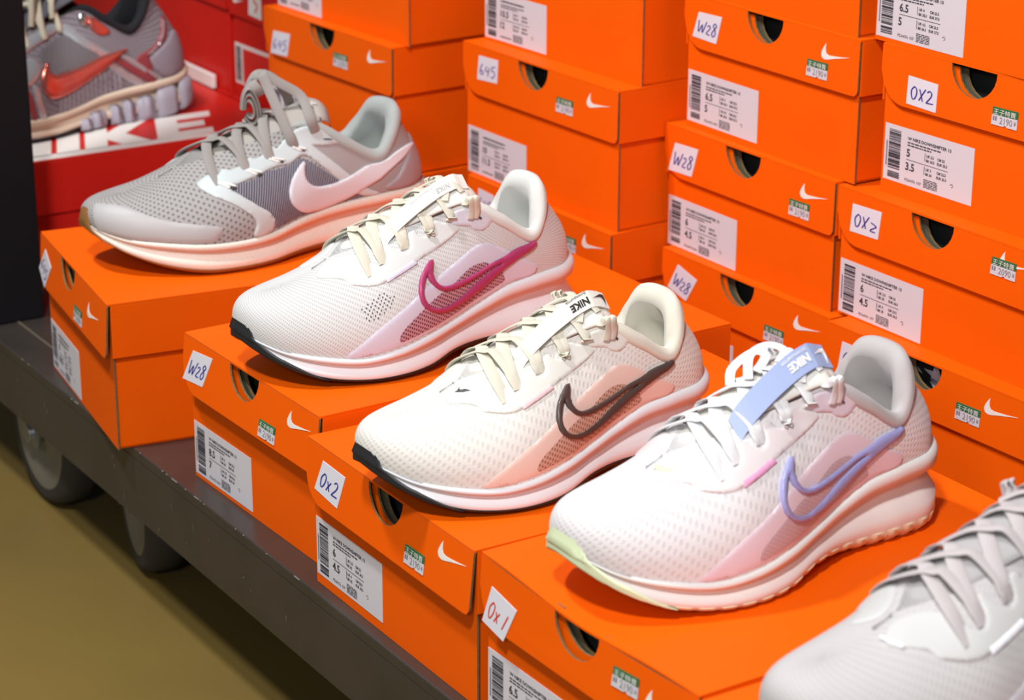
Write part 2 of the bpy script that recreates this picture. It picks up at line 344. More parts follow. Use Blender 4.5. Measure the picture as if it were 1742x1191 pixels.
def shoe_box(label, group, x, y, z, rz, W, L, H, hl, hole=.108, hw=.0235, note=None, word=None, price=None, tick=None, info=None,
             lab=(.0035, .0635), labsize=(.0965, .0445), tilt=.0, card=None, digits='2190', sag=0., name='shoe_box', tissue=False):
    card = card or orange
    root = thing(name, label, 'shoe box', (x, y, z), rz, group)
    T = .0016; i0 = .0022                       # board, inset of the body under the lid
    fb = lambda u, v, d: (u, i0+.0012+d, H-v)           # front panel of the body
    body = MB(); lo = H
    # front panel with the thumb notch, kraft edges, side walls set back behind it
    notch = arc(hole, .006, hw*.93, math.pi, 0, 12, ry=.0225)
    notch = [(a, .006-(b-.006)) if b < .006 else (a, b) for a, b in notch]
    hb = hole+.0035; notch = [(hb-hw*.93, .0045)]+[(hb-hw*.93*math.cos(t*math.pi/12), .0045+.0205*math.sin(t*math.pi/12)) for t in range(1, 12)]+[(hb+hw*.93, .0045)]
    out = [(i0, .0035)]+notch+[(W-i0, .0035), (W-i0, H), (i0, H)]
    out = [(i0, .0045)]+notch+[(W-i0, .0045), (W-i0, H), (i0, H)]
    body.prism(out, fb, T, card, kraft, olive)
    y0 = i0+.0012+T
    for s in (0, 1):
        xa = i0+.0022 if s == 0 else W-i0-.0022-T
        body.box(xa, xa+T, y0+.0005, L-i0, 0, H-.0045, card)
    body.box(i0+.0022, W-i0-.0022, L-i0-T, L-i0, 0, H-.0045, card)
    body.box(i0+.0022, W-i0-.0022, y0, L-i0, 0, T, card)
    # inner doubled-over flap seen through the notch
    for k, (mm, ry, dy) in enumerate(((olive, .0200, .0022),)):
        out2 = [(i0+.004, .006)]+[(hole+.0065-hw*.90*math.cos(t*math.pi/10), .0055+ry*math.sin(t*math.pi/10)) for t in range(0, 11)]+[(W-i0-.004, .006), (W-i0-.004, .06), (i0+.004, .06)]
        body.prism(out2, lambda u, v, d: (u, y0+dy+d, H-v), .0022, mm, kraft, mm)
    body.box(i0+.006, W-i0-.006, y0+.016, y0+.017, T, H-.008, shade_in)  # near-black sheet behind the notch, painted as the shade inside the box
    b = body.build('body', root)
    if tissue:
        tm = MB(); rr = random.Random(3)
        for k in range(5):
            ax = hole-.008+rr.uniform(-.014, .014); az = H-.012-rr.uniform(0, .012)
            pts = [(ax+rr.uniform(-.012, .012), y0+.009+rr.uniform(0, .006), az+rr.uniform(-.01, .006)) for _ in range(4)]
            tm.add(pts, [(0, 1, 2), (0, 2, 3), (0, 3, 1)], tissuepaper)
        tm.build('tissue_paper', b)
    # lid
    lid = MB(); R = min(.024, hl*.55)
    dz = lambda u: -sag*math.exp(-((u-hole)/.06)**2)
    def fl(u, v, d):
        return (u, -math.sin(tilt)*v+d, H-v*math.cos(tilt)+dz(u)*(1-v/hl*.5))
    nt = [(hole-hw*math.cos(t*math.pi/14), T*.9+.0228*math.sin(t*math.pi/14)) for t in range(0, 15)]
    nt[0] = (hole-hw, T*.9); nt[-1] = (hole+hw, T*.9)
    fo = [(0, T*.9)]+nt+[(W, T*.9), (W-.0005, hl-.006)]+[(W-.006+.0055*math.cos(a), hl-.006+.006*math.sin(a)) for a in (.4, .8, 1.2)]+[(W-.008, hl)]+[(R+.001-R*math.sin(a), hl-R+R*math.cos(a)) for a in [k*math.pi/20 for k in range(0, 10)]]+[(-.0002, hl-R)]
    lid.prism(fo, fl, T, card, kraft, kraft)
    # top sheet: strip grid so that it can sag at the front
    nx, ny = 16, 10; V = []; F = []
    for j in range(ny+1):
        for i in range(nx+1):
            u = W*i/nx; yy = L*(j/ny)**1.6
            V.append((u, yy, H+dz(u)*math.exp(-yy/.05)))
    for j in range(ny):
        for i in range(nx): q = j*(nx+1)+i; F.append((q, q+1, q+nx+2, q+nx+1))
    k = len(V); V2 = [(a, b2, c-T) for a, b2, c in V]; lid.add(V, F, card); lid.add(V2, [f[::-1] for f in F], kraft)
    ring = [i for i in range(nx+1)]+[j*(nx+1)+nx for j in range(1, ny+1)]+[ny*(nx+1)+i for i in range(nx-1, -1, -1)]+[j*(nx+1) for j in range(ny-1, 0, -1)]
    rv = [V[i] for i in ring]+[V2[i] for i in ring]; n = len(ring)
    lid.add(rv, [(i, n+i, n+(i+1) % n, (i+1) % n) for i in range(n)], card)
    lid.box(0, T, T+.0004, L, H-hl, H-T, card); lid.box(W-T, W, T+.0012, L, H-hl, H-T, card); lid.box(T, W-T, L-T, L, H-hl, H-T, card)
    lo = lid.build('lid', root)
    m = bevel(lo, .0006, 2, .9)
    if note: hand_sticker(lo, fl, note, word)
    if price:
        u, v = price; price_sticker(lo, fl, [(u, v), (u+.025, v-.0005), (u+.0245, v+.0132), (u-.0012, v+.0134)], digits)
    if tick: tick_mark(lo, fl, *tick)
    if info: size_label(b, lambda u, v, d: fb(u, v, d), info, lab[0], lab[1], *labsize)
    return root
tissuepaper = mat('grey_tissue', (.55, .6, .68), .6)
TT = 'W NIKE DOWNSHIFTER 13'
def women(a, b, r, code): return (True, True, (TT, a, b, r, code))
I65 = women('6.5', '5', (('UK 4', 'BR 35.5', 'CM 23.5', 'EUR 37.5'), ('UK 4.5', 'BR 36.5', 'CM 23.5', 'EUR 37.5')), 'FD6476 107')
I65b = women('6.5', '5', (('UK 4', 'BR 35.5', 'CM 23.5', 'EUR 37.5'), ('UK 4.5', 'BR 36.5', 'CM 23.5', 'EUR 37.5')), 'FD6476 004')
I6 = women('6', '4.5', (('UK 3.5', 'BR 35', 'CM 23', 'EUR 36.5'), ('UK 4', 'BR 35', 'CM 23.5', 'EUR 36.5')), 'FD6476 107')
I6b = women('6', '4.5', (('UK 3.5', 'BR 35', 'CM 23', 'EUR 36.5'), ('UK 4', 'BR 35', 'CM 23.5', 'EUR 36.5')), 'FD6476 004')
I5 = women('5', '3.5', (('UK 2.5', 'BR 33.5', 'CM 22', 'EUR 35.5'), ('UK 3', 'BR 34', 'CM 22.5', 'EUR 35.5')), 'FD6476 107')
I85 = women('8.5', '7', (('UK 6', 'BR 38', 'CM 25.5', 'EUR 40'), ('UK 6.5', 'BR 38', 'CM 25.5', 'EUR 40')), 'FD6476 004')
def men(a, b): return (False, True, ('', a, b, (('UK 9', 'BR 42', 'CM 28', 'EUR 44'), ('UK 9.5', 'BR 43', 'CM 28', 'EUR 44')), ''))
GF = 'orange shoe boxes lying in the front row'; GS = 'orange shoe boxes stacked at the back'
sq = lambda u, v, s=.0325, k=.006: [(u, v), (u+s, v-.001), (u+s-k, v+.0235+.001), (u-k, v+.0245)]
# front row ------------------------------------------------------
shoe_box('orange shoe box at the left end of the front row under the grey sneaker', GF, .0388, -.2102, 0, -.138, .2196, .340, .1267, .0468,
         hole=.096, note=[(.018,.011),(.039,.022),(.016,.047),(-.004,.034)], word='645', price=(.1195,.030), tick=(.161,.014), info=men('9', '10.5'), lab=(.0035,.080), tilt=.07)
shoe_box('orange shoe box in the front row marked W28 under the magenta-ticked sneaker', GF, .3335, -.2082, 0, .023, .2163, .372, .1209, .0454,
         hole=.1015, note=[(.017,.010),(.050,.007),(.036,.034),(.002,.037)], word='W28', price=(.130,.029), tick=(.171,.008), info=I85, lab=(.0035,.073), tilt=.11)
shoe_box('orange shoe box in the front row marked 0x2 under the brown-ticked sneaker', GF, .5583, -.2173, 0, -.0042, .2274, .345, .1125, .0454,
         hole=.1135, note=[(.025,.010),(.058,.011),(.049,.037),(.015,.034)], word='0x2', price=(.1445,.0265), tick=(.185,.007), info=I6, lab=(.0035,.0605), tilt=.09)
shoe_box('dented orange shoe box marked in red under the lilac-ticked sneaker', GF, .7913, -.2160, 0, .0108, .2255, .328, .1142, .0454,
         hole=.106, note=[(.014,.018),(.043,.022),(.030,.049),(.005,.045)], word='0x1', price=(.146,.0125), tick=(.178,.014), info=I65, lab=(.0025,.0665), tilt=.06, sag=.006)
shoe_box('orange shoe box at the near right end of the row under the blurred grey sneaker', GF, 1.022, -.235, 0, .0, .2255, .345, .1145, .0454,
         price=(.146,.0265), tick=(.180,.008), tilt=.05, info=I65, note=sq(.016,.012), word='0x1')
# stacks behind --------------------------------------------------
def st(label, x, y, z, r, W, H=.1155, **k): return shoe_box(label, GS, x, y, z, r, W, .345, H, .0454, **k)
st('orange box marked W28 at the bottom of its stack, partly behind the brown-ticked sneaker', .3350, .2500, 0, .010, .2275, .1160, hole=.106, note=[(.023,.010),(.051,.017),(.036,.040),(.009,.034)], word='W28', price=(.1455,.029), tick=(.182,.0085), info=I65b)
st('orange box marked W28 with size 6 and 4.5 label, second from the bottom', .3260, .2560, .1161, .012, .2265, .1099, hole=.109, note=[(.015,.015),(.048,.014),(.0395,.040),(.006,.041)], word='W28', price=(.172,.0265), tick=(.184,.0095), info=I6b, lab=(.0035,.0645))
st('orange box marked W28 with size 6.5 and 5 label, second from the top', .3410, .2624, .2261, .0055, .2267, .1161, hole=.109, note=[(.020,.014),(.052,.013),(.045,.037),(.012,.036)], word='W28', price=(.165,.026), tick=(.181,.0095), info=I65b, lab=(.0035,.0665))
st('orange box at the top edge standing on the size 6.5 box marked W28', .335, .262, .3423, .010, .2270, .1155, info=I5, lab=(.0035,.0615), note=sq(.018,.012), word='W28', price=(.165,.026), tick=(.181,.0095))
st('orange box low at the right behind the heel of the lilac-ticked sneaker', .5712, .2428, 0, .0334, .2255, .1182, hole=.106, note=[(.018,.012),(.050,.012),(.047,.035),(.014,.036)], word='0X2', price=(.1475,.0215), tick=(.1755,.008), info=I65, tissue=True)
st('orange box marked 0x2 with size 6 and 4.5 label at the right', .5548, .2605, .1183, .015, .2255, .1061, hole=.1085, note=[(.018,.011),(.052,.010),(.049,.033),(.016,.034)], word='0X>', price=(.174,.013), tick=(.181,.006), info=I6, lab=(.0035,.060), digits='2090')
st('orange box marked 0x2 with size 5 and 3.5 label at the upper right', .5823, .2742, .2245, .0375, .2255, .1179, hole=.098, note=[(.030,.020),(.062,.021),(.061,.043),(.029,.042)], word='0X2', price=(.120,.0255), tick=(.186,.009), info=I5, lab=(.0045,.0625))
st('orange box at the top right corner with size 6.5 and 5 label', .5670, .2735, .3425, .0120, .2255, .1155, info=I65, lab=(.0035,.0675), note=sq(.018,.012), word='0X2', price=(.15,.026), tick=(.181,.0095))
def bt(label, x, y, z, r, W, H=.1266, **k): return shoe_box(label, GS, x, y, z, r, W, .345, H, .0468, **k)
bt('orange box low behind the heel of the magenta-ticked sneaker', .0948, .1950, .0, .0177, .2327, .1330, hole=.118, note=[(.019,.009),(.046,.010),(.044,.034),(.016,.034)], word='645', price=(.1555,.018), tick=(.1895,.0085), info=men('9', '10.5'))
bt('orange box marked 645 with size 10 and 11.5 label in the middle stack', .0847, .1965, .1331, .0347, .2422, .1264, hole=.1145, note=[(.027,.009),(.059,.008),(.057,.030),(.024,.032)], word='645', price=(.152,.0225), tick=(.197,.009), info=men('10', '11.5'), lab=(.0035,.080))
bt('orange box with size 10.5 and 12 label on top of the middle stack', .0859, .2146, .2596, .0540, .2410, .1270, info=men('10.5', '12'), lab=(.0035,.0800), note=sq(.02,.012), word='645', price=(.15,.026), tick=(.19,.0095))
bt('orange box at the foot of the farthest orange stack behind the grey sneaker', -.1884, .1280, 0, .0564, .2400, .1250, note=sq(.02,.012), word='645', price=(.15,.026), tick=(.19,.0095), info=men('9', '10.5'))
bt('orange box marked 645 in the farthest orange stack behind the grey sneaker', -.1884, .1251, .1251, .0564, .2399, .1272, hole=.1145, note=[(.020,.022),(.053,.020),(.046,.044),(.013,.046)], word='645', price=(.1365,.0225), tick=(.197,.008), info=men('11', '12.5'), lab=(.007,.080))
bt('orange box on top of the farthest orange stack at the top edge of the picture', -.1803, .1351, .2524, .0675, .2400, .1266, info=men('9', '10.5'), lab=(-.0,.0800), labsize=(.083,.0455), note=sq(.02,.012), word='645', price=(.15,.026), tick=(.19,.0095))
# ---------------------------------------------------------------- red boxes at the far left
def red_box(label, x, y, z, rz, W, L, H, lidh, name='shoe_box'):
    root = thing(name, label, 'shoe box', (x, y, z), rz, None)
    b = MB(); b.box(.003, W-.003, .003, L-.003, 0, H-.002, red); bo = bevel(b.build('body', root), .001)
    l = MB(); l.box(0, W, 0, L, H-.0016, H, red)
    for a in ((0, W, 0, .0016), (0, W, L-.0016, L), (0, .0016, 0, L), (W-.0016, W, 0, L)): l.box(*a, H-lidh, H-.0016, red)
    return root, bo, bevel(l.build('lid', root), .0008)
def inked(parent, name, polys, fr, m, t=.0004):
    mb = MB()
    for p in polys: mb.prism(p, fr, t, m)
    return mb.build(name, parent)
R0, _, R0lid = red_box('red shoe box with large white lettering on its lid under the silver sneaker', -.522, -.216, 0, 0, .335, .366, .125, .055)
# lettering along the lid, reading away from the camera side; t = along the box, h = across
def lf(t, h, d): return (.335-.016-h, t+.216, .125+.0003-d)
def sl(pts, t0): return [(t0+t+.40*h, h) for t, h in pts]
Hh = .082
E_ = [(0,0),(.062,0),(.062,.019),(.024,.019),(.024,.031),(.054,.031),(.054,.050),(.024,.050),(.024,.063),(.062,.063),(.062,Hh),(0,Hh)]
K_ = [(0,0),(.024,0),(.024,.028),(.042,0),(.072,0),(.044,.041),(.070,Hh),(.044,Hh),(.024,.052),(.024,Hh),(0,Hh)]
I_ = [(0,0),(.024,0),(.024,Hh),(0,Hh)]
N_ = [(0,0),(.024,0),(.024,.046),(.048,0),(.072,0),(.072,Hh),(.048,Hh),(.048,.036),(.024,Hh),(0,Hh)]
inked(R0lid, 'lid_lettering', [sl(E_, .010), sl(K_, -.068), sl(I_, -.098), sl(N_, -.176)], lf, whiteprint)
inked(R0lid, 'lid_stripe', [[(-.21, -.0135), (-.21, .004), (.02, .001), (.128, -.009), (.128, -.0125)]], lf, whiteprint)
a, _, al = red_box('tall red shoe box wall at the far left behind the silver sneaker', -.572, .156, 0, 0, .232, .33, .125, .045)
a, _, al = red_box('red shoe box with bare front stacked at the far left behind the silver sneaker', -.572, .156, .1252, 0, .232, .33, .130, .038)
a, _, al = red_box('narrow red shoe box at the bottom between the red and orange stacks', -.334, .156, 0, 0, .121, .33, .125, .045)
a, ab, al = red_box('narrow red shoe box with barcode label beside the farthest orange stack', -.334, .156, .1252, 0, .121, .33, .126, .036)
fr = lambda u, v, d: (u, .003+d-.0004, .126-v)
frl = lambda u, v, d: (u, d-.0004, .126-v)
mbx = MB(); mbx.prism([(.006,.066),(.102,.064),(.102,.108),(.006,.110)], fr, .0004, whiteprint)
mbx.prism([(.025,.070),(.1005,.068),(.1005,.1055),(.025,.1075)], lambda u, v, d: fr(u, v, d-.0002), .0003, reddots)
v = .069
while v < .106:
    h = random.uniform(.0003, .0011); mbx.add([fr(.009, v, -.0004), fr(.021, v, -.0004), fr(.021, v+h, -.0004), fr(.009, v+h, -.0004)], [(0, 3, 2, 1)], ink); v += h+.0006
mbx.build('size_label', ab)
mbx = MB(); mbx.prism([(.050,-.0),(.078,-.0),(.078,.030),(.048,.029)], frl, .0003, whiteprint)
stroke(mbx, [(.060,.006),(.068,.004),(.062,.012),(.070,.016),(.064,.024)], .0025, redink, frl, d=-.0003); mbx.build('handwritten_sticker', al)
tick_mark(al, frl, .012, .010, .026, .012)
a, ab, al = red_box('red shoe box above the narrow one at the top edge of the picture', -.334, .158, .2514, 0, .121, .33, .126, .036)
a, ab, al = red_box('red shoe box above the bare one at the top left edge of the picture', -.575, .158, .2554, 0, .236, .33, .126, .038)
for k_, (z_, h_, t_) in enumerate(((0, .125, 'red shoe box at the foot of the leftmost red stack'), (.1252, .130, 'red shoe box in the leftmost red stack seen over the silver sneaker collar'), (.2554, .126, 'red shoe box on top of the leftmost red stack'))):
    red_box(t_, -.822, .152, z_, 0, .242, .33, h_, .040)
cs = MB(); cs.box(-.46, -.372, .1505, .1555, .1254, .1405, whiteprint)
tag(bevel(cs.build('cardboard_strip'), .0008), 'cream cardboard strip lying behind the heel of the silver sneaker', 'cardboard')
def pip(x, y, P):
    c = False; n = len(P)
    for i in range(n):
        x1, y1 = P[i]; x2, y2 = P[(i+1) % n]
        if (y1 > y) != (y2 > y) and x < (x2-x1)*(y-y1)/(y2-y1)+x1: c = not c
    return c
def smooth_poly(P, n=5, sharp=()):
    Q = []; m = len(P); P = [Vector(p) for p in P]
    for i in range(m):
        p0 = P[i-1] if i not in sharp else P[i]; p1 = P[i]; p2 = P[(i+1) % m]; p3 = P[(i+2) % m] if (i+1) % m not in sharp else p2
        for k in range(n):
            t = k/n; Q.append(tuple(.5*((2*p1)+(p2-p0)*t+(2*p0-5*p1+4*p2-p3)*t*t+(3*p1-p0-3*p2+p3)*t**3)))
    return Q
class Shoe:
    def __init__(s, tab, name, label, cat, loc, rz, sc=(1, 1, 1), sole=SOLE_ROWS):
        T = np.array(tab, float); T[:, [0, 4]] *= sc[0]; T[:, [1, 5]] *= sc[1]; T[:, [2, 3, 6]] *= sc[2]
        s.S = Surf(T, sole=sole); s.root = thing(name, label, cat, loc, rz); s.A = .0285
        d = np.linalg.norm(np.diff(s.S.G, axis=0), axis=2).mean(1); s.V = np.concatenate([[0], np.cumsum(d)])
    def uvof(s, a, w):
        return (a*s.A, float(np.interp(w, s.S.W, s.V)))
    def grid(s, name, w0, w1, m, parent=None, off=0., close=None, extra=None, flip=False, jit=None):
        """strip of the surface between two levels, all the way round"""
        S = s.S; r = [i for i, x in enumerate(S.W) if w0-1e-6 <= x <= w1+1e-6]; mb = MB(); mb.uv = []
        mm = S.m; rows = []
        for i in r:
            g = S.G[i]+S.Nn[i]*off; rows.append(g)
            for k in range(mm+1): mb.v.append(tuple(g[k % mm])); mb.uv.append((k/S.n*s.A, s.V[i]))
        n = mm+1; mb.mi(m)
        for i in range(len(r)-1):
            for k in range(mm): mb.f.append((i*n+k, i*n+k+1, (i+1)*n+k+1, (i+1)*n+k)); mb.m.append(0)
        if close:   # cap across the shoe between mirrored stations a0..a1 on the last (or first) row
            row, a0, a1 = close; base = row*n if row >= 0 else (len(r)-1)*n
            for k in range(int(a0*S.n), int(a1*S.n)):
                f = (base+k, base+k+1, base+(mm-k-1), base+(mm-k)); mb.f.append(f if row < 0 else f[::-1]); mb.m.append(0)
        o = mb.build(name, parent or s.root, smooth=True)
        if close:
            bm = bmesh.new(); bm.from_mesh(o.data); bmesh.ops.remove_doubles(bm, verts=bm.verts, dist=.0004); bm.to_mesh(o.data); bm.free()
        return o
    def strip(s, name, rowsfn, m, parent=None, a0=0, a1=None, wrap=True, cap=None, angle=None):
        """rows of points per column; rowsfn(k)->list of points"""
        S = s.S; mb = MB(); mm = S.m
        ks = list(range(mm)) if wrap else list(range(a0, a1+1)); R = [rowsfn(k % mm) for k in ks]; h = len(R[0]); n = len(ks)
        mb.uv = []
        for j, c in enumerate(R):
            for i, p in enumerate(c): mb.v.append(tuple(p)); mb.uv.append((ks[j]/S.n*s.A, i*.004))
        mb.mi(m)
        for j in range(n if wrap else n-1):
            j2 = (j+1) % n
            for i in range(h-1): mb.f.append((j*h+i, j2*h+i, j2*h+i+1, j*h+i+1)); mb.m.append(0)
        if cap is not None:
            for k in range(mm//2):
                a, b, c, d = k, k+1, (mm-k-1) % mm, (mm-k) % mm
                f = [x*h+cap for x in (a, b, c, d)]; f = list(dict.fromkeys(f))
                if len(f) > 2: mb.f.append(tuple(f)); mb.m.append(0)
        o = mb.build(name, parent or s.root, smooth=True, angle=angle); return o
    def patch(s, name, poly, off, m, holes=(), step=.0022, edge=.35, parent=None, sm=4, sharp=(), base=0.0, flat=False):
        KA, KW = s.A, .09
        P = smooth_poly(poly, sm, sharp) if sm > 1 else list(poly)
        loops = [[(a*KA, w*KW) for a, w in P]]+[[(a*KA, w*KW) for a, w in (smooth_poly(h, sm) if sm > 1 else h)] for h in holes]
        L2 = []
        for lp in loops:
            q = []
            for i in range(len(lp)):
                a = Vector(lp[i]); b = Vector(lp[(i+1) % len(lp)]); d = (b-a).length
                if d < 1e-6: continue
                n = max(1, int(d/step))
                for k in range(n): q.append(tuple(a+(b-a)*(k/n)))
            L2.append(q)
        pts = []; edges = []
        for lp in L2:
            o = len(pts); pts += lp; edges += [(o+i, o+(i+1) % len(lp)) for i in range(len(lp))]
        nb = len(pts); xs = [p[0] for p in L2[0]]; ys = [p[1] for p in L2[0]]
        def ins(x, y): return pip(x, y, L2[0]) and not any(pip(x, y, h) for h in L2[1:])
        B = np.array(pts); y = min(ys)+step*.5; row = 0
        while y < max(ys):
            x = min(xs)+(step*.5 if row % 2 else 0)
            while x < max(xs):
                if ins(x, y) and ((B-[x, y])**2).sum(1).min() > (step*.42)**2: pts.append((x, y))
                x += step
            y += step*.87; row += 1
        r = delaunay_2d_cdt([Vector(p) for p in pts], edges, [], 0, 1e-7)
        V, _, F = r[0], r[1], r[2]
        mb = MB(); mb.uv = []; BB = np.array(pts[:nb]); isb = []
        for v in V:
            d = math.sqrt(((BB-[v.x, v.y])**2).sum(1).min()); isb.append(d < 1e-6)
            o = off*edge if d < 1e-6 else off*(edge+(1-edge)*min(1, math.sqrt(d/max(off*1.3, 1e-5)))) if not flat else off
            mb.v.append(tuple(s.S.at(v.x/KA, v.y/KW, base+o))); mb.uv.append(s.uvof(v.x/KA, v.y/KW))
        mb.mi(m); used = {}
        for f in F:
            cx = sum(V[i].x for i in f)/3; cy = sum(V[i].y for i in f)/3
            if not ins(cx, cy): continue
            mb.f.append(tuple(f)); mb.m.append(0)
            for i in range(3):
                e = (f[i], f[(i+1) % 3]); used[e] = used.get(e, 0)+1
        sk = [e for e in used if (e[1], e[0]) not in used]; mp = {}
        for e in sk:
            for i in e:
                if i not in mp:
                    mp[i] = len(mb.v); mb.v.append(tuple(s.S.at(V[i].x/KA, V[i].y/KW, base-.0008))); mb.uv.append(mb.uv[i])
            mb.f.append((e[1], e[0], mp[e[0]], mp[e[1]])); mb.m.append(0)
        return mb.build(name, parent or s.root, smooth=True, angle=.9)
def fr_path(pts, n=6):
    P = [Vector(p) for p in pts]; Q = []
    for i in range(len(P)-1):
        p0 = P[max(i-1, 0)]; p1 = P[i]; p2 = P[i+1]; p3 = P[min(i+2, len(P)-1)]
        for k in range(n):
            t = k/n; Q.append(.5*((2*p1)+(p2-p0)*t+(2*p0-5*p1+4*p2-p3)*t*t+(3*p1-p0-3*p2+p3)*t**3))
    Q.append(P[-1]); return Q
def ribbon(mb, pts, wd, th, m, n=6, up=Vector((0, 0, 1)), ups=None, taper=False):
    """flat lace through pts; up = direction its flat side faces"""
    Q = fr_path(pts, n); U = fr_path(ups, n) if ups else None; V = []; N = len(Q)
    for i, q in enumerate(Q):
        t = (Q[min(i+1, N-1)]-Q[max(i-1, 0)]).normalized(); u = U[i] if U else up
        sd = t.cross(u)
        sd = sd.normalized() if sd.length > 1e-5 else Vector((1, 0, 0)); nn = sd.cross(t).normalized()
        h = wd/2*(1 if not taper else .6+.4*math.sin(math.pi*i/(N-1)))
        for a, b in ((-h, -th*.15), (-h*.7, -th*.5), (h*.7, -th*.5), (h, -th*.15), (h, th*.15), (h*.7, th*.5), (0, th*.62), (-h*.7, th*.5), (-h, th*.15)):
            V.append(q+sd*a+nn*b)
    k = 9; F = []
    for i in range(N-1):
        for j in range(k): F.append((i*k+j, i*k+(j+1) % k, (i+1)*k+(j+1) % k, (i+1)*k+j))
    F.append(tuple(range(k))[::-1]); F.append(tuple((N-1)*k+j for j in range(k)))
    mb.add(V, F, m)
def body(sh, M, tongue, cap_to=5.0, groovecol=None, guard=(1.17, 2.0), guard_long=3.2, lugs=0, lining_a=(7.3, 18.7), collar=.007, fsole=.19):
    """upper, midsole, outsole, toe guard, lining, tongue: the parts every running shoe here has"""
    S = sh.S; n = S.n; mm = S.m
    up_ = sh.grid('upper', 1.0001, 2.01, M['upper'], close=(-1, 0, cap_to))
    sh.grid('midsole', .09, 1.0001, M['mid'])
    rr = [i for i, x in enumerate(S.W) if x <= 1.0]; rf = S.G[rr]
    def solept(k, f, off):
        x = np.interp(f, S.W[rr], np.arange(len(rr))); i = int(min(x, len(rr)-2)); t = x-i
        p = rf[i, k]*(1-t)+rf[i+1, k]*t; q = S.nr[k]; return p+np.array([q[0], q[1], 0])*off
    def os(k):
        lug = (k % 4 == 0) if lugs else False
        o = -.0004 if lug else .0010; zz = .0012 if lug else 0
        return [solept(k, fsole+.03, -.0006), solept(k, fsole, o), solept(k, .10, o+.0002), solept(k, .05, o)+[0, 0, zz], solept(k, 0, .0012 if not lug else 0)+[0, 0, zz], solept(k, 0, -.004)+[0, 0, zz], solept(k, 0, -.010)+[0, 0, .001]]
    sh.strip('outsole', os, M['out'], cap=6, angle=.8)
    # toe guard of rubber wrapped up the toe, running back along the edge
    g0, ga = guard
    ka = int(guard_long*n); far = int(guard_long*.85*n)
    def gd(k0):
        k = k0 % mm; a = k0/n; t = abs(a)/ga if a > 0 else abs(a)/(ga*.85)
        q_ = min(1, max(0, (t-.25)/.75)); q_ = q_*q_*(3-2*q_)
        top = g0*(1-q_)+.50*q_ if t <= 1 else .50*(1-min(1, (t-1)/(guard_long/ga-1)))**1.2+.10*min(1, (t-1)*2)
        pts = []
        for i in range(9):
            f = .02+(top-.02)*i/8
            if f <= 1: p = solept(k, f, 0); q = np.array([S.nr[k][0], S.nr[k][1], 0])
            else: p = S.at(k/n, f); q = S._i(S.Nn, k/n, f)
            # rubber spans the groove instead of following it
            if f < 1:
                ins = np.interp(f, [0, .1, .25, .4, .5, .64, .76, .8, 1], [.007, .002, 0, .0003, S.D[k][10]*.7, S.D[k][10]*1.25, S.D[k][10]*1.25, .0008, .0022]); p = p+np.array([S.nr[k][0], S.nr[k][1], 0])*(ins if f > .1 else 0)*.9
            e = .0010 if i < 8 else -.0002
            pts.append(p+q*e)
        return pts
    mb = MB(); mb.uv = []; ks = list(range(-far, ka+1)); h = 9
    for k in ks:
        for i, p in enumerate(gd(k)): mb.v.append(tuple(p)); mb.uv.append((k/n*sh.A, i*.004))
    mb.mi(M['guard'])
    for j in range(len(ks)-1):
        for i in range(h-1): mb.f.append((j*h+i, (j+1)*h+i, (j+1)*h+i+1, j*h+i+1)); mb.m.append(0)
    mb.build('toe_guard', sh.root, smooth=True)
    # lining: padded roll of the collar, inner wall and footbed
    a0, a1 = lining_a; L = MB(); L.uv = []; k0, k1 = int(a0*n), int(a1*n); cc = []
    for k in range(k0, k1+1):
        T = S.T[k]; q = S.nr[k]; a = k/n; f = min(1, (a-a0)/1.3, (a1-a)/1.3); f = max(f, 0)
        wl = 1+22/23; d = np.linalg.norm(S.G[-1, k]-S.G[-6, k])/5*22   # length per w
        def on(wd, off): return S.at(a, 2.0-wd/max(d, .02), off)
        tv = S.T[(k+3) % mm, :2]-S.T[(k-3) % mm, :2]; tv = tv/np.linalg.norm(tv); inn = np.array([-tv[1], tv[0], 0])
        floor = S.J[k]+inn*.010; floor[2] = .052
        c = [on(collar*f+.001, -.0004), on(collar*f*.96+.0008, .0009*f), on(collar*.5*f, .0022*f), T+inn*.0008+np.array([0, 0, .0018*f+.0002]), T+inn*.0045*(.4+.6*f)+np.array([0, 0, .0026*f]), T+inn*.0090*(.4+.6*f)+np.array([0, 0, -.0014]),
             T+inn*.0112*(.4+.6*f)+np.array([0, 0, -.009]), (T+inn*.008)*.55+floor*.45, T*.2+floor*.8, floor+inn*.004]
        cc.append(c)
    h = len(cc[0])
    for j, c in enumerate(cc):
        for i, p in enumerate(c): L.v.append(tuple(p)); L.uv.append(((k0+j)/n*sh.A, i*.008))
    L.mi(M['lining'])
    for j in range(len(cc)-1):
        for i in range(h-1): L.f.append((j*h+i, (j+1)*h+i, (j+1)*h+i+1, j*h+i+1)); L.m.append(0)
    ncol = len(cc)
    for j in range(ncol//2):
        f = (j*h+h-1, (ncol-1-j)*h+h-1, (ncol-2-j)*h+h-1, (j+1)*h+h-1)
        if len(set(f)) == 4: L.f.append(f); L.m.append(0)
    L.build('lining', sh.root, smooth=True)
    # tongue
    tm = MB(); tm.uv = []; nx = 12; P = fr_path([(0, y, z) for y, z in tongue['line']], 5); hw0, hw1 = tongue['hw']
    for j, p in enumerate(P):
        t = j/(len(P)-1); hw = hw0+(hw1-hw0)*min(1, t*1.3)
        if t > .86: hw *= math.sqrt(max(.15, 1-((t-.86)/.15)**2*.7))
        for i in range(nx+1):
            x = (i/nx*2-1); tm.v.append((x*hw, p.y-.004*x*x*(1 if t > .8 else 0), p.z-tongue['drop']*x*x*(.6+.4*t))); tm.uv.append((x*hw, p.y))
    m0 = len(tm.v)
